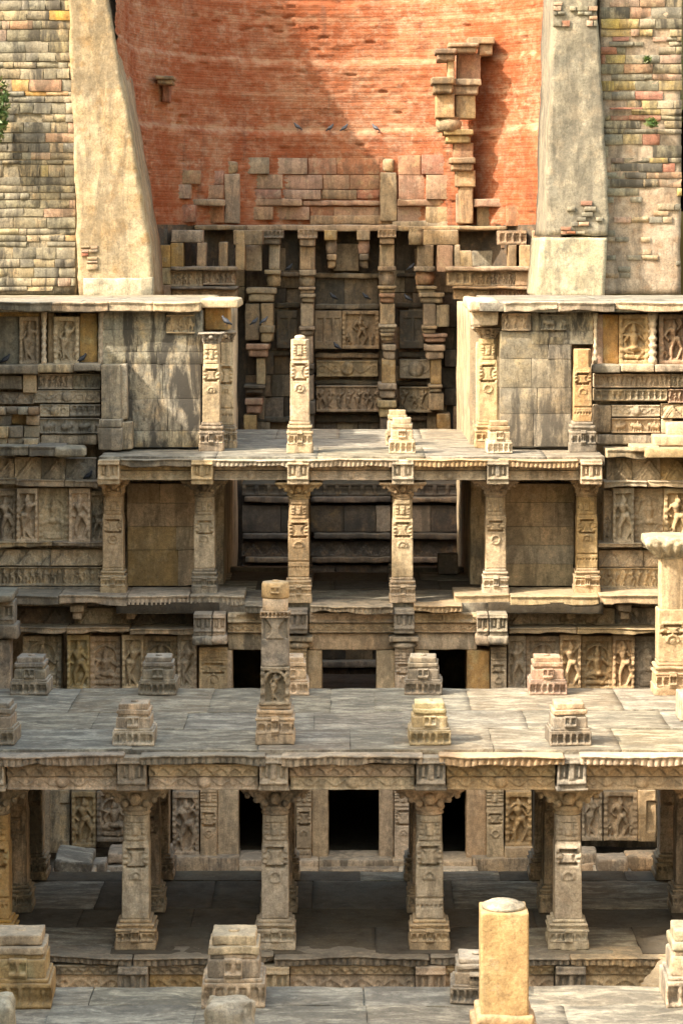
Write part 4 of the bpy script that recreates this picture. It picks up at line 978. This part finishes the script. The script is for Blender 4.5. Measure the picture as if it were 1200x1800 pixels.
for i, px in enumerate((360, 525, 707, 870)):     # inner row
    for D in (51.4,):
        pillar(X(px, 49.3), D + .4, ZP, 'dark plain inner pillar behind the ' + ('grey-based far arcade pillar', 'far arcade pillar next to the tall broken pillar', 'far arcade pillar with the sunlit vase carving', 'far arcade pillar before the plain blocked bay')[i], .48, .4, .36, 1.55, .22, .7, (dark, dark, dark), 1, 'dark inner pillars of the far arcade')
# pavilion floor
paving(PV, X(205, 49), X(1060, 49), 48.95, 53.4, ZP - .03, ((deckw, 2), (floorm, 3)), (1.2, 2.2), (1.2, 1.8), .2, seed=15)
# blind bays
stones(224, 346, 850, 1030, 51.0, FL, (34, 52), (50, 110), ((buff, 3), (warm, 2)), .3, .008, .25, seed=31, edge=True)
stones(886, 1008, 850, 1030, 51.0, FR, (32, 46), (60, 125), ((buff, 3), (warm, 1)), .3, .008, .25, seed=32, edge=True)
bl = thing('stone_block', 'squared dark block lying on the pavilion floor at the edge of the shaft', 'stone block', (X(787, 52.8), 53, ZP))
wobj('block', [rbox((X(787, 52.8), 53, ZP + .2), (.4, .4, .4), (6, 6, 6), r=.03, amp=.02, seed=3)], dark, bl)
# side ledges at floor level, and centre floor edge
for i, (x0, x1, m) in enumerate([(-10, 105, greyst), (106, 225, mixed), (226, 334, buff), (335, 430, mixed)]): eave('floor_edge', X(x0, 49.2), X(x1, 49.2), 48.95, ZP + .1, .17, 1.2, m, PV, seed=i + 40, teeth=i > 1, ragged=.03)
for i, (x0, x1, m) in enumerate([(798, 894, warm), (895, 1050, warm), (1051, 1214, buff)]): eave('floor_edge', X(x0, 49.2), X(x1, 49.2), 48.95, ZP + .1, .17, 1.2, m, PV, seed=i + 50, teeth=False, ragged=.04)
for i, (x0, x1) in enumerate([(431, 503), (545, 690), (727, 812)]): eave('floor_edge', X(x0, 48.7), X(x1, 48.7), 48.45, ZP - .03, .13, .9, (greyst, mixed, warm)[i], PV, seed=i + 45, teeth=True, ragged=.05)
for i, (x0, x1) in enumerate([(400, 503), (543, 692), (727, 838)]):
    prel('beam', x0, x1, 1078, 1095, 48.8, r_slots, buff, PV, depth=.6, seed=i, pitch=3.0); prel('beam', x0, x1, 1096, 1112, 48.85, r_scroll, buff, PV, depth=.6, seed=i + 3, boss=False)
    pbox('lintel', x0 - (0 if i else 0), x1, 1113, 1143, 48.95, .6, buff if i != 0 else mixed, PV, seed=i, amp=.01)
# wall with door openings, two storeys (hidden middle included)
def jamb(x0, x1, y0, y1, m, D=48.98, seed=0, name='door_jamb', dep=.55): return pbox(name, x0, x1, y0, y1, D, dep, m, PV, seed=seed, amp=.012)
for i, (x0, x1, m) in enumerate([(395, 408, buff), (540, 566, warm), (661, 694, buff), (728, 754, buff)]): jamb(x0, x1, 1143, 1235, m, seed=i)
jamb(470, 507, 1143, 1235, buff, seed=8); jamb(821, 860, 1144, 1235, ochre, 48.92, seed=9)
for px, v in ((523, 1), (710, 2)):
    x = X(px, 48.7)
    wobj('capital_block', [rel(x - .19, x + .19, Z(1114, 48.6), Z(1072, 48.6), 48.6, r_block(.38, .44, v), depth=.5, seed=v)], greyst, PV)
    wobj('pilaster_capital', [rbox((x, 48.9, Z(1125, 48.6)), (.56, .5, .1), (16, 6, 4), r=.02, amp=.02, seed=v), lathe((x, 48.9, Z(1143, 48.6)), [(.2, 0), (.27, .05), (.22, .12)], 12, .006, v)], mixed, PV)
    wobj('pilaster', [rel(x - .17, x + .17, Z(1235, 48.7), Z(1140, 48.7), 48.75, r_pillar(.34, 1.0, v, fancy=True), depth=.4, seed=v)], buff, PV, smooth=True)
for x0, x1, v in ((350, 400, 3), (862, 890, 4)): prel('pilaster', x0, x1, 1138, 1235, 48.95, r_pillar, buff, PV, depth=.6, seed=v)
for xx, m in (((340, 372), greyst), ((374, 396), mixed), ((838, 858), mixed), ((860, 892), greyst)):
    prel('bracket_block', xx[0], xx[1], 1080, 1118, 48.5, r_block, m, PV, depth=.7, seed=xx[0] % 7)
    pbox('bracket_scroll', xx[0] - 3, xx[1] + 3, 1118, 1135, 48.45, .7, m, PV, seed=xx[0] % 5, amp=.035, r=.05)
# hidden storey wall and lowest wall
for i, (x0, x1, y0, y1) in enumerate([(300, 945, 1236, 1386)]): pbox('wall_course', x0, x1, y0, y1, 49.05, .5, buff, PV, seed=i)
for i, (x0, x1, m) in enumerate([(382, 419, buff), (470, 520, buff), (548, 577, buff), (666, 692, buff), (725, 770, buff), (819, 854, warm)]): jamb(x0, x1, 1386, 1514, m, seed=i + 20)
for i, (x0, x1, v) in enumerate([(352, 381, 1), (521, 547, 2), (693, 724, 3), (855, 885, 4)]): prel('pilaster', x0, x1, 1386, 1520, 48.85, r_pillar, buff, PV, depth=.6, seed=v)
prel('figure_panel', 303, 350, 1392, 1506, 48.95, r_niche, mixed, PV, depth=.5, seed=3); prel('figure_panel', 888, 934, 1392, 1490, 48.9, r_niche, warm, PV, depth=.5, seed=5)
pbox('figure_pedestal', 886, 937, 1490, 1510, 48.75, .6, warm, PV, seed=6, amp=.02)
for i, (x0, x1, y0, y1, D) in enumerate([(300, 420, 1508, 1548, 48.7), (420, 560, 1512, 1530, 48.7), (560, 690, 1512, 1530, 48.7), (690, 830, 1514, 1530, 48.7), (830, 960, 1510, 1548, 48.7), (420, 560, 1530, 1552, 48.4), (560, 700, 1530, 1552, 48.4), (700, 840, 1530, 1552, 48.4)]):
    pbox('plinth_block', x0, x1, y0, y1, D, .8, buff if i % 2 else mixed, PV, seed=i, amp=.02)
# interior: floor at middle level, added dark walls that block shaft light behind the doorways
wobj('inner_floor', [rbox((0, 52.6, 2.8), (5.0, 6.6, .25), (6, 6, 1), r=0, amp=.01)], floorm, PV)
wobj('blackout_wall', [rbox((0, 55.7, 1.4), (5.0, .3, 2.8), (4, 1, 4), r=0, amp=.01)], dark, PV)
for s in (-1, 1): wobj('blackout_wall', [rbox((s * 1.75, 54.4, 4.1), (1.5, .3, 2.6), (4, 1, 4), r=0, amp=.01)], dark, PV)
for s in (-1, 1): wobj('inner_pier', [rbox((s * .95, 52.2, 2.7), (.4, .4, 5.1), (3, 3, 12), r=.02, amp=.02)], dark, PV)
# side niches of the middle storey
for F, S in ((FL, [(40, 108, 1118, 1214, 'sit', mixed, -.1), (118, 157, 1116, 1214, 'stand', yellow, .15), (158, 212, 1118, 1214, 'sit', buff, -.1), (214, 252, 1116, 1214, 'stand', buff, .15), (252, 312, 1118, 1214, 'sit', mixed, -.1), (312, 346, 1116, 1214, 'stand', buff, .12),
                   (20, 130, 1070, 1104, 'gable', dark, -.15), (131, 228, 1070, 1104, 'gable', mixed, -.15), (229, 345, 1070, 1104, 'gable', dark, -.15)]),
             (FR, [(892, 924, 1118, 1214, 'stand', buff, .12), (924, 984, 1118, 1214, 'sit', buff, -.1), (984, 1021, 1116, 1214, 'stand', warm, .15), (1021, 1077, 1118, 1214, 'sit', warm, -.1), (1077, 1115, 1116, 1214, 'stand', warm, .15), (1115, 1165, 1118, 1214, 'sit', buff, -.1),
                   (892, 985, 1070, 1104, 'gable', buff, -.1), (986, 1080, 1070, 1104, 'gable', warm, -.1), (1081, 1175, 1070, 1104, 'gable', mixed, -.1)])):
    niche_row(F, 49.62, S)
for i, (F, x0, x1, m) in enumerate([(FL, 20, 120, mixed), (FL, 121, 230, buff), (FL, 231, 345, mixed), (FR, 892, 1010, warm), (FR, 1011, 1180, warm)]):
    eave('ledge', X(x0, 49.6), X(x1, 49.6), 49.2, Z(1104, 49.2), .11, .8, m, F, seed=i + 81, teeth=False, ragged=.06)
for F, px in ((FL, 135), (FL, 230), (FR, 1003), (FR, 1098)):
    pbox('corbel', px - 12, px + 12, 1064, 1076, 49.3, .9, buff, F, seed=px % 7, amp=.02); pbox('corbel', px - 8, px + 8, 1076, 1089, 49.4, .8, buff, F, seed=px % 5, amp=.02)
# lowest side walls
niche_row(FL, 50.3, [(88, 122, 1390, 1500, 'slots', mixed, 0), (126, 168, 1392, 1490, 'stand', warm, .1), (170, 232, 1392, 1480, 'sit', mixed, 0), (234, 300, 1392, 1490, 'stand', mixed, .05), (60, 88, 1390, 1500, 'plain', buff, .1)])
niche_row(FR, 50.3, [(936, 1020, 1392, 1480, 'sit', mixed, 0), (1022, 1058, 1392, 1478, 'stand', buff, .1), (1060, 1120, 1392, 1478, 'stand', warm, .05), (1122, 1152, 1390, 1480, 'slots', warm, .25)])
# rubble and steps at the foot
for i, (x0, x1, y0, y1, D, dep, m, lab) in enumerate([(95, 160, 1512, 1536, 44.0, .9, deck, 'large tilted pale grey slab at the foot of the shaded carved wall'), (158, 186, 1516, 1540, 44.5, .4, greyst, 'small upright dark grey block beside the tilted pale slab'), (188, 300, 1500, 1520, 47.5, .8, mixed, 'long low step block at the foot of the shaded carved wall'),
        (1050, 1105, 1512, 1536, 44.5, .5, greyst, 'grey boulder-like block below the sunlit standing figures'), (1020, 1050, 1500, 1520, 46.5, .6, mixed, 'squared dark block half hidden behind the front arcade'), (1100, 1160, 1505, 1532, 46, .5, mixed, 'large pale block beneath the narrow sunlit pilaster')]):
    t = thing('fallen_stone', lab, 'stone block', (X((x0 + x1) / 2, D), D + dep / 2, Z(y1, D)), 'fallen stones at the foot of the far pavilion')
    def tilt(P, k=i):
        P = P.copy()
        if k == 0: P[:, 2] += P[:, 1] * .06 - P[:, 0] * .1
        return P
    xa, xb = X(x0, D), X(x1, D); z0, z1 = Z(y1, D), Z(y0, D)
    wobj('block', [rbox(((xa + xb) / 2, D + dep / 2, (z0 + z1) / 2), (xb - xa, dep, z1 - z0), (8, 8, 5), r=.04, amp=.03, seed=i, post=tilt)], m, t)
    wobj('rubble', [rbox(((xa + xb) / 2, D + dep / 2, (z0 + .25) / 2), (xb - xa + .1, dep + .1, z0 - .25), (6, 6, 6), r=.03, amp=.06, seed=i + 9)], mixed, t)

# things on the far roof
pt = pillar(X(527, 49.7), 49.7, ZD, 'tall slender broken pillar in full sun at the front edge of the far roof', .50, .60, .35, 1.55, 0, 0, (buff, warm, warm), 7)
obj('tenon', cached('ten', lambda: mesh('tenon', [lathe((0, 0, 0), [(.11, 0), (.1, .06), (.05, .08)], 10, .004, 1)], buff)), pt, (0, 0, 2.15))
stub(X(706, 49.6), 49.6, ZD, 'pale stump at the roof edge with a second stump close behind it', .50, .66, buff, 1)
stub(X(698, 51.6), 51.6, ZD, 'pale stump half hidden behind another stump on the far roof', .46, .68, buff, 2)
stub(X(876, 49.6), 49.6, ZD, 'stump at the roof edge in front of the corner pillar with the carved capital', .48, .60, buff, 3, mat2=warm)
pillar(X(1022, 50.0), 49.9, ZD, 'plain tapering ochre pillar on a grey base in the sun, against the carved terrace', .50, .58, .33, 1.38, 0, 0, (greyst, ochre, ochre), 8, fancy=False)
pillar(X(372, 50.1), 50.1, ZD, 'corner pillar with broken capital, in bright sun beside the graffitied grey blocks'.replace('graffitied ', ''), .48, .55, .32, 1.5, .22, .5, (mixed, warm, greyst), 9)
pillar(X(856, 51.0), 50.9, ZD, 'corner pillar with carved capital, in bright sun at the mouth of the shaft', .50, .50, .36, 1.62, .22, .62, (warm, warm, mixed), 10)
pillar(X(398, 51.0), 50.9, ZD, 'plain shaded pillar set close behind the sunlit corner pillar', .42, .45, .28, 1.6, .2, .4, (mixed, buff, mixed), 11, fancy=False)

# ================================================================== FRONT PAVILION
PF = thing('front_pavilion', 'front stone pavilion with broad grey paved roof and toothed eaves', 'pavilion', (0, 34, 0))
paving(PF, -6.2, .75, 32.85, 37.35, ZA, ((deck, 5), (deckw, 1)), (1.1, 2.2), (1.2, 1.7), .14, seed=7)
paving(PF, .76, 6.2, 32.85, 37.35, ZA, ((deckw, 4), (deck, 2)), (1.1, 2.2), (1.2, 1.7), .14, seed=9)
# floor
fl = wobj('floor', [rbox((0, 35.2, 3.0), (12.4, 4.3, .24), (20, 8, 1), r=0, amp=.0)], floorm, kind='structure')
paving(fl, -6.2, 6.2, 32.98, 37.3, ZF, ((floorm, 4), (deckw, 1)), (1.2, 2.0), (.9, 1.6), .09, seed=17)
edges = [-6.2] + GX + [6.2]
for i in range(len(edges) - 1):
    x0, x1 = edges[i] + (.2 if i else 0), edges[i + 1] - (.2 if i < 6 else 0)
    m = (mixed, greyst, greyst, buff, warm, warm, mixed)[i]
    eave('eave_slab', x0 - .1, x1 + .1, 32.62, ZA - .03, .125, .6, (greyst, mixed, greyst, mixed, warm, buff, mixed)[i], PF, seed=i + 3, teeth=True, ragged=.03)
    mb = (buff, buff, buff, buff, warm, warm, buff)[i]
    wobj('beam', [rel(x0, x1, 5.475, 5.63, 32.80, r_tassel(x1 - x0, .18, i), depth=.6, seed=i, cell=.012)], mb, PF)
    wobj('beam', [rel(x0, x1, 5.295, 5.465, 32.86, r_scroll(x1 - x0, .205, i + 2), depth=.55, seed=i + 5, cell=.012)], mb, PF)
    # floor edge and storey beneath
    eave('floor_edge', edges[i], edges[i + 1] - .01, 32.84, ZF + .0, .11, .5, (greyst, greyst, greyst, greyst, greyst, mixed, mixed)[i], PF, seed=i + 23, teeth=True, ragged=.05)
    wobj('beam', [rel(x0, x1, 2.95, 3.075, 32.94, r_tassel(x1 - x0, .125, i + 4), depth=.5, seed=i)], (mixed, mixed, buff, buff, buff, warm, buff)[i], PF)
    wobj('beam', [rel(x0, x1, 2.70, 2.94, 32.98, r_scroll(x1 - x0, .25, i + 4, boss=False), depth=.5, seed=i)], (mixed, buff, warm, buff, buff, warm, buff)[i], PF)
wobj('ceiling_slab', [rbox((0, 35.1, 5.6), (12.4, 4.3, .1), (12, 6, 1), r=0, amp=.01)], mixed, PF)
for x in GX: wobj('cross_beam', [rbox((x, 35.3, 5.38), (.32, 3.8, .28), (3, 12, 3), r=.02, amp=.012, seed=3)], mixed, PF)
for D in (35.2, 37.0): wobj('cross_beam', [rbox((0, D, 5.38), (12.3, .3, .27), (40, 3, 3), r=.02, amp=.012, seed=6)], mixed, PF)
for i, x in enumerate(GX):
    wobj('capital_block', [rel(x - .18, x + .18, 5.32, 5.74, 32.66, r_block(.36, .42, i), depth=.5, seed=i, cell=.012), rbox((x, 32.86, 5.335), (.40, .4, .035), (10, 6, 1), r=.012, amp=.01, seed=i)], (mixed, greyst, mixed, greyst, greyst, buff)[i], PF)
    wobj('capital_block', [rel(x - .19, x + .19, 2.6, 3.08, 32.78, r_block(.38, .48, i), depth=.5, seed=i + 3)], (greyst, greyst, mixed, mixed, greyst, mixed)[i], PF)
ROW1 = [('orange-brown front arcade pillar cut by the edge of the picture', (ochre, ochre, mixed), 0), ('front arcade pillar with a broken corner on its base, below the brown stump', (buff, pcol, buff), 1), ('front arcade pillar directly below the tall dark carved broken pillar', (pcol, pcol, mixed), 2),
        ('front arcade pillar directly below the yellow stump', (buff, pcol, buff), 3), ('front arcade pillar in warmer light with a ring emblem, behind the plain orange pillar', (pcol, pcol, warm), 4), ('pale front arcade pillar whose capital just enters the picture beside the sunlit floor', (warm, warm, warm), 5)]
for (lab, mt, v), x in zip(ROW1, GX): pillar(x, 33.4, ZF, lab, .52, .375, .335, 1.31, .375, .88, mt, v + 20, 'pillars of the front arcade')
for r_, D in ((1, 35.2), (2, 37.0)):
    for i, x in enumerate(GX):
        nb = ('orange-brown end pillar', 'pillar with the broken base corner', 'pillar under the tall dark broken pillar', 'pillar under the yellow stump', 'pillar with the ring emblem', 'pale end pillar')[i]
        pillar(x, D, ZF, ('dark middle-row pillar standing behind the ' if r_ == 1 else 'dark back-row pillar two rows behind the ') + nb, .50, .36, .34, 1.345, .35, .8, (mixed, mixed, mixed), 12 + r_, 'inner pillars of the front arcade')
# stumps on the front roof
S1 = [(GX[0], 33.4, 'grey stump cut by the edge of the picture at the front of the grey roof', greyst, None, 0), (GX[1] - .02, 33.35, 'brown stump with a light top at the front edge of the grey roof', mixed, None, 1), (1.03, 33.4, 'yellow stump at the front edge of the roof beside the sunlit paving', yellow, None, 2), (2.80, 33.35, 'grey stump with pale top at the front edge of the sunlit paving', greyst, buff, 3)]
S2 = [(GX[0], 37.05, 'low grey stump at the back edge of the grey roof before the shaded seated figures', greyst, None, 4), (GX[1] + .02, 37.05, 'grey stump at the back edge of the roof before the shaded standing figure', greyst, None, 5), (-.82, 37.05, 'pale stump almost hidden behind the tall dark carved pillar', buff, None, 6), (1.06, 37.05, 'grey stump with white top in front of the black doorway edge', greyst, None, 7), (2.81, 37.05, 'pink stump on a grey foot at the back edge of the sunlit roof', pink, None, 8)]
for x, D, lab, m, m2, v in S1 + S2: stub(x, D, ZA, lab, .53, .52, m, v, mat2=m2)
t = thing('stone_block', 'plain pale block on the roof beside the edge of the picture', 'stone block', (4.62, 35, ZA))
wobj('block', [rbox((4.63, 35.0, ZA + .18), (.45, .45, .36), (8, 8, 6), r=.02, amp=.012, seed=4)], buff, t)

# tall dark carved pillar
def tall_pillar():
    x, y = -.93, 33.4
    t = thing('broken_pillar', 'tall dark carved broken pillar with a niche figure and a pale octagonal top', 'pillar', (x, y, ZA))
    obj('base', pillar_base(.50, .50, mixed, 31), t)
    wobj('figure_block', [rel(x - .185, x + .185, ZA + .50, ZA + .98, y - .185, r_niche(.37, .48, 'stand', 4, frame=.035, att=False), depth=.37, cell=.01, seed=2), rbox((x, y, ZA + .51), (.41, .41, .05), (10, 6, 1), r=.012, amp=.006)], greyst, t, smooth=True)
    wobj('plain_block', [rbox((x, y, ZA + 1.16), (.355, .355, .36), (12, 8, 12), r=.014, amp=.01, seed=3)], greyst, t)
    def pot(U, V):
        w_, h = .35, .26; c = np.abs(U - w_ / 2); t_ = V / h; r = np.zeros_like(U)
        hw = w_ * (.34 - .2 * np.sin(np.clip(t_ * 1.1, 0, 1) * np.pi)); r = np.where((c > hw) & (c < .42 * w_), -.04, r); r = np.where(c < hw, .02, r)
        return worn(U, V, r, 3, .006)
    wobj('pot_block', [rel(x - .175, x + .175, ZA + 1.34, ZA + 1.60, y - .175, pot, depth=.35, cell=.01, seed=3)], greyst, t, smooth=True)
    wobj('bracket_band', [rel(x - .19, x + .19, ZA + 1.60, ZA + 1.68, y - .19, r_slots(.38, .08, 3, .5), depth=.38, cell=.01, seed=3)], mixed, t)
    wobj('octagonal_block', [lathe((x, y, ZA + 1.68), [(.165, 0), (.175, .01), (.175, .15), (.165, .16)], 8, .004, 3)], buff, t)
    wobj('top_block', [lathe((x, y, ZA + 1.84), [(.175, 0), (.19, .02), (.185, .17), (.17, .2), (.02, .205)], 8, .005, 4), rel(x - .06, x + .06, ZA + 1.90, ZA + 2.0, y - .19, r_block(.12, .1, 3), depth=.08, cell=.01), lathe((x, y, ZA + 2.04), [(.05, 0), (.04, .02)], 8, .002)], warm, t)
tall_pillar()
# pillar with capital near the edge, standing on the roof
def edge_pillar():
    x, y = 4.56, 37.0
    t = thing('broken_pillar', 'tall pale pillar with round flaring capital standing on the roof in bright sun', 'pillar', (x, y, ZA))
    obj('base', pillar_base(.52, .46, warm, 33), t)
    wobj('carved_block', [rel(x - .2, x + .2, ZA + .46, ZA + 1.2, y - .2, r_pillar(.4, .74, 3, fancy=False), depth=.4, cell=.012, seed=2)], warm, t, smooth=True)
    wobj('shaft', [rbox((x, y, ZA + 1.55), (.35, .35, .74), (10, 10, 20), r=.012, amp=.008, seed=4, post=lambda P: np.where((np.abs(P[:, :1]) + np.abs(P[:, 1:2])) > .27, P * np.array([.9, .9, 1]), P))], buff, t)
    def lobed(P):
        P = P.copy(); a = np.clip(np.maximum(np.abs(P[:, 0]), np.abs(P[:, 1])) / .37, 0, 1); tt = (P[:, 2] + .15) / .3
        k = .52 + .48 * np.clip(tt * 1.6, 0, 1) ** .7
        lob = .03 * np.sin(P[:, 0] * 42) * (tt < .7) * (tt > .05)
        P[:, 1] = P[:, 1] * k + lob * np.sign(P[:, 1]); P[:, 0] *= k
        P += .014 * fbm(P * 9, 4, 3)[:, None]
        return P
    wobj('capital', [rbox((x, y, ZA + 2.08), (.78, .78, .3), (34, 34, 14), r=.07, amp=.012, seed=5, post=lobed), lathe((x, y, ZA + 1.9), [(.18, 0), (.21, .02), (.2, .05), (.17, .06)], 16, .004, 3)], pale, t)
edge_pillar()
# small carved pillar head at the left edge, middle distance
t = thing('carved_pillar', 'dark carved pillar capital and shaft entering at the picture edge above the shaded niches', 'pillar', (X(8, 46.5), 46.5, 1))
pbox('capital', -20, 30, 1098, 1125, 46.2, .6, greyst, t, seed=4, amp=.04, r=.05); prel('capital_block', -20, 24, 1058, 1098, 46.3, r_block, greyst, t, depth=.5, seed=3)
pbox('shaft', -14, 18, 1125, 1400, 46.35, .4, mixed, t, seed=5, amp=.015); pbox('top_slab', -30, 18, 1048, 1060, 46.0, 1.2, greyst, t, seed=6, amp=.03)

# ================================================================== NEAREST PAVILION ROOF
P0 = thing('near_pavilion_roof', 'grey paved roof of the nearest pavilion along the bottom of the picture', 'roof', (0, 20, ZA - .2))
paving(P0, -6.1, 6.1, 18.6, 22.42, ZA, ((deck, 1),), (.9, 2.0), (.7, 1.0), .14, seed=27)
wobj('roof_beam', [rbox((0, 22.1, ZA - .4), (12.2, .4, .5), (40, 3, 4), r=.02, amp=.02)], mixed, P0)
wobj('roof_beam', [rbox((0, 19.0, ZA - .4), (12.2, .4, .5), (40, 3, 4), r=.02, amp=.02)], mixed, P0)
stub(X(412, 22.05), 22.05, ZA, 'large grey-brown stump with pale chipped top and carved emblem, behind the rounded whitish stump', .53, .58, mixed, 40, mat2=buff)
stub(X(36, 22.05), 22.05, ZA, 'large dark orange-stained stump at the bottom corner of the picture', .55, .58, ochre, 41, mat2=buff)
stub(X(838, 22.15), 22.15, ZA, 'grey carved stump mostly hidden behind the plain orange pillar', .46, .36, greyst, 42)
stub(X(1222, 22.05), 22.05, ZA, 'pale stump cut by the picture edge beside the sunlit broken floor corner', .55, .62, mixed, 43, mat2=pale)
def lump(x, y, z, s, lab, m, sd):
    t = thing('worn_stump', lab, 'pillar stump', (x, y, z))
    wobj('worn_block', [rbox((x, y, z + s[2] / 2), s, (14, 14, 14), r=.10, amp=.035, fr=4, seed=sd), rbox((x, y, z + .1), (s[0] * 1.12, s[1] * 1.12, .2), (8, 8, 4), r=.03, amp=.02, seed=sd)], m, t)
lump(X(404, 20.2), 20.2, ZA, (.38, .4, .56), 'rounded whitish worn stump at the very bottom edge', pale, 3)
lump(X(2, 20.2), 20.2, ZA, (.2, .4, .56), 'sliver of a whitish worn stump in the bottom corner', pale, 5)
def plain_pillar():
    x, y = X(886, 20.1), 20.2
    t = thing('broken_pillar', 'plain smooth orange square pillar with a round tenon on top, nearest of all', 'pillar', (x, y, ZA))
    wobj('base', [rbox((x, y, ZA + .2), (.50, .50, .4), (14, 10, 8), r=.02, amp=.012, seed=3), rbox((x, y, ZA + .43), (.44, .44, .08), (10, 8, 2), r=.02, amp=.012, seed=4)], smooth, t)
    wobj('shaft', [rbox((x, y, ZA + .85), (.365, .365, .80), (20, 20, 40), r=.009, amp=.006, seed=6)], smooth, t)
    wobj('tenon', [lathe((x, y, ZA + 1.25), [(.17, 0), (.165, .022), (.12, .03), (.115, .045), (.03, .05)], 18, .005, 3)], pale, t)
plain_pillar()
# broken corner of the front floor, in the sun
t = thing('broken_slab', 'jagged sunlit slab sticking out from the broken corner of the arcade floor', 'stone slab', (4.1, 32.4, 2.9))
wobj('slab', [rbox((4.05, 32.35, 3.08), (.62, .9, .2), (10, 10, 3), r=.03, amp=.07, fr=3, seed=6, post=lambda P: np.stack([P[:, 0] + P[:, 1] * .4, P[:, 1], P[:, 2] + P[:, 1] * .08], -1))], warm, t)

# ================================================================== BIRDS AND PLANTS
def bird_mesh(mat, pose):
    parts = []
    tilt_ = .5 if pose == 0 else .15
    pts = [(-.16, 0, -.02 - tilt_ * .05), (-.09, 0, 0), (-.03, 0, .03), (.04, 0, .055), (.08, 0, .09), (.095, 0, .12), (.11, 0, .128), (.135, 0, .12)]
    parts.append(tube([(a, b, c + .06) for a, b, c in pts], [.012, .028, .048, .05, .032, .026, .02, .004], 10))
    for s in (-1, 1):
        parts.append(tube([(-.13, s * .015, .045), (-.05, s * .042, .085), (.04, s * .045, .105)], [.01, .022, .016], 6))
        parts.append(tube([(.0, s * .018, .04), (.005, s * .018, 0)], [.006, .005], 5))
    return mesh('pigeon', parts, mat, True)
BM = [bird_mesh(pig_grey, 0), bird_mesh(pig_dark, 1)]
BIRDS = [(398, 573, 50.3, 'pigeon on the broken slab just above the sunlit corner pillar capital', 1), (447, 572, 64.3, 'pigeon of a pair in the shaft, on the grey side block', 0), (464, 570, 64.3, 'pigeon of a pair in the shaft, on the sunlit block', 0),
         (586, 528, 65.2, 'pigeon on the pale ledge of the centre bay, under the pink panel', 1), (643, 528, 65.2, 'lone pigeon farther along the same centre ledge, close to the tall pillar', 1), (716, 530, 64.9, 'dark pigeon on the ledge of the black open bay', 1), (722, 476, 65, 'pigeon perched on the upper ledge of the black open bay', 1),
         (10, 640, 50.4, 'dark pigeon on the grey ledge at the picture edge', 1), (144, 639, 50.4, 'dark pigeon on the ledge below the orange niche panel', 1), (523, 229, 66.3, 'pigeon on the brick offset, first of the scattered row', 0), (580, 231, 66.4, 'pigeon on the brick offset, second of the scattered row', 0), (605, 231, 66.4, 'pigeon on the brick offset, third of the scattered row', 0), (660, 231, 66.4, 'pigeon on the brick offset, last of the scattered row', 0),
         (155, 845, 49.9, 'dark pigeon beside the ledge next to the golden end pillar', 1), (508, 477, 64.9, 'pigeon on the ledge between the two bracket pillars', 1), (592, 615, 65.2, 'pigeon on the ledge under the carved centre panel', 1)]
rb = random.Random(4)
for px, py, D, lab, k in BIRDS:
    o = obj('pigeon', BM[k], None, (X(px, D), D - .05, Z(py, D)), rb.choice([0.3, 2.8, -.4, 3.4])); o['label'] = lab; o['category'] = 'bird'; o['kind'] = 'thing'; o['group'] = 'pigeons on the ledges'; o.scale = (.75, .9, 1.0)
def bush(x, y, z, s, n, lab, seed, stem=True):
    rnd = np.random.RandomState(seed)
    t = thing('bush', lab, 'bush', (x, y, z))
    c = rnd.normal(size=(n, 3)); c /= np.linalg.norm(c, axis=1, keepdims=True); c *= (rnd.rand(n, 1) ** .45)
    lump_ = 1 + .35 * fbm(c * 2.5, seed, 2)[:, None]
    c = c * lump_ * np.array(s) + np.array([0, 0, s[2]])
    a = rnd.normal(size=(n, 3)); a /= np.linalg.norm(a, axis=1, keepdims=True); b = np.cross(a, rnd.normal(size=(n, 3))); b /= np.linalg.norm(b, axis=1, keepdims=True)
    l = (.05 + .06 * rnd.rand(n, 1)); wd = l * .38
    V = np.stack([c - a * l, c + b * wd, c + a * l, c - b * wd], 1).reshape(-1, 3); Q = np.arange(n * 4).reshape(-1, 4)
    half = n // 2
    o1 = obj('foliage', mesh('foliage', [(V[:half * 4], Q[:half])], leafm), t); o2 = obj('foliage', mesh('foliage', [(V[half * 4:], Q[:n - half])], leafm2), t)
    st = []
    for k in range(6):
        e = c[rnd.randint(n)]; st.append(tube([(0, 0, 0), tuple(e * .5 + rnd.normal(size=3) * .05), tuple(e)], [.03, .02, .008], 6))
    obj('stem', mesh('stem', st, barkm), t)
bush(X(-22, 57.3), 57.5, Z(262, 57.3), (.42, .35, .85), 2600, 'green leafy bush growing out of the masonry wall at the picture edge', 3)
bush(X(1146, 57.9), 58.0, Z(222, 57.9), (.11, .09, .09), 130, 'small green weed rooted between the yellow stones', 5)
bush(X(1138, 57.9), 58.0, Z(108, 57.9), (.07, .07, .06), 60, 'tiny weed high up in the wall of yellow stones', 6)
bush(X(1232, 60), 61.5, Z(200, 60), (.9, .8, 2.4), 5000, 'dark green shrub behind the upper corner of the masonry wall', 7)
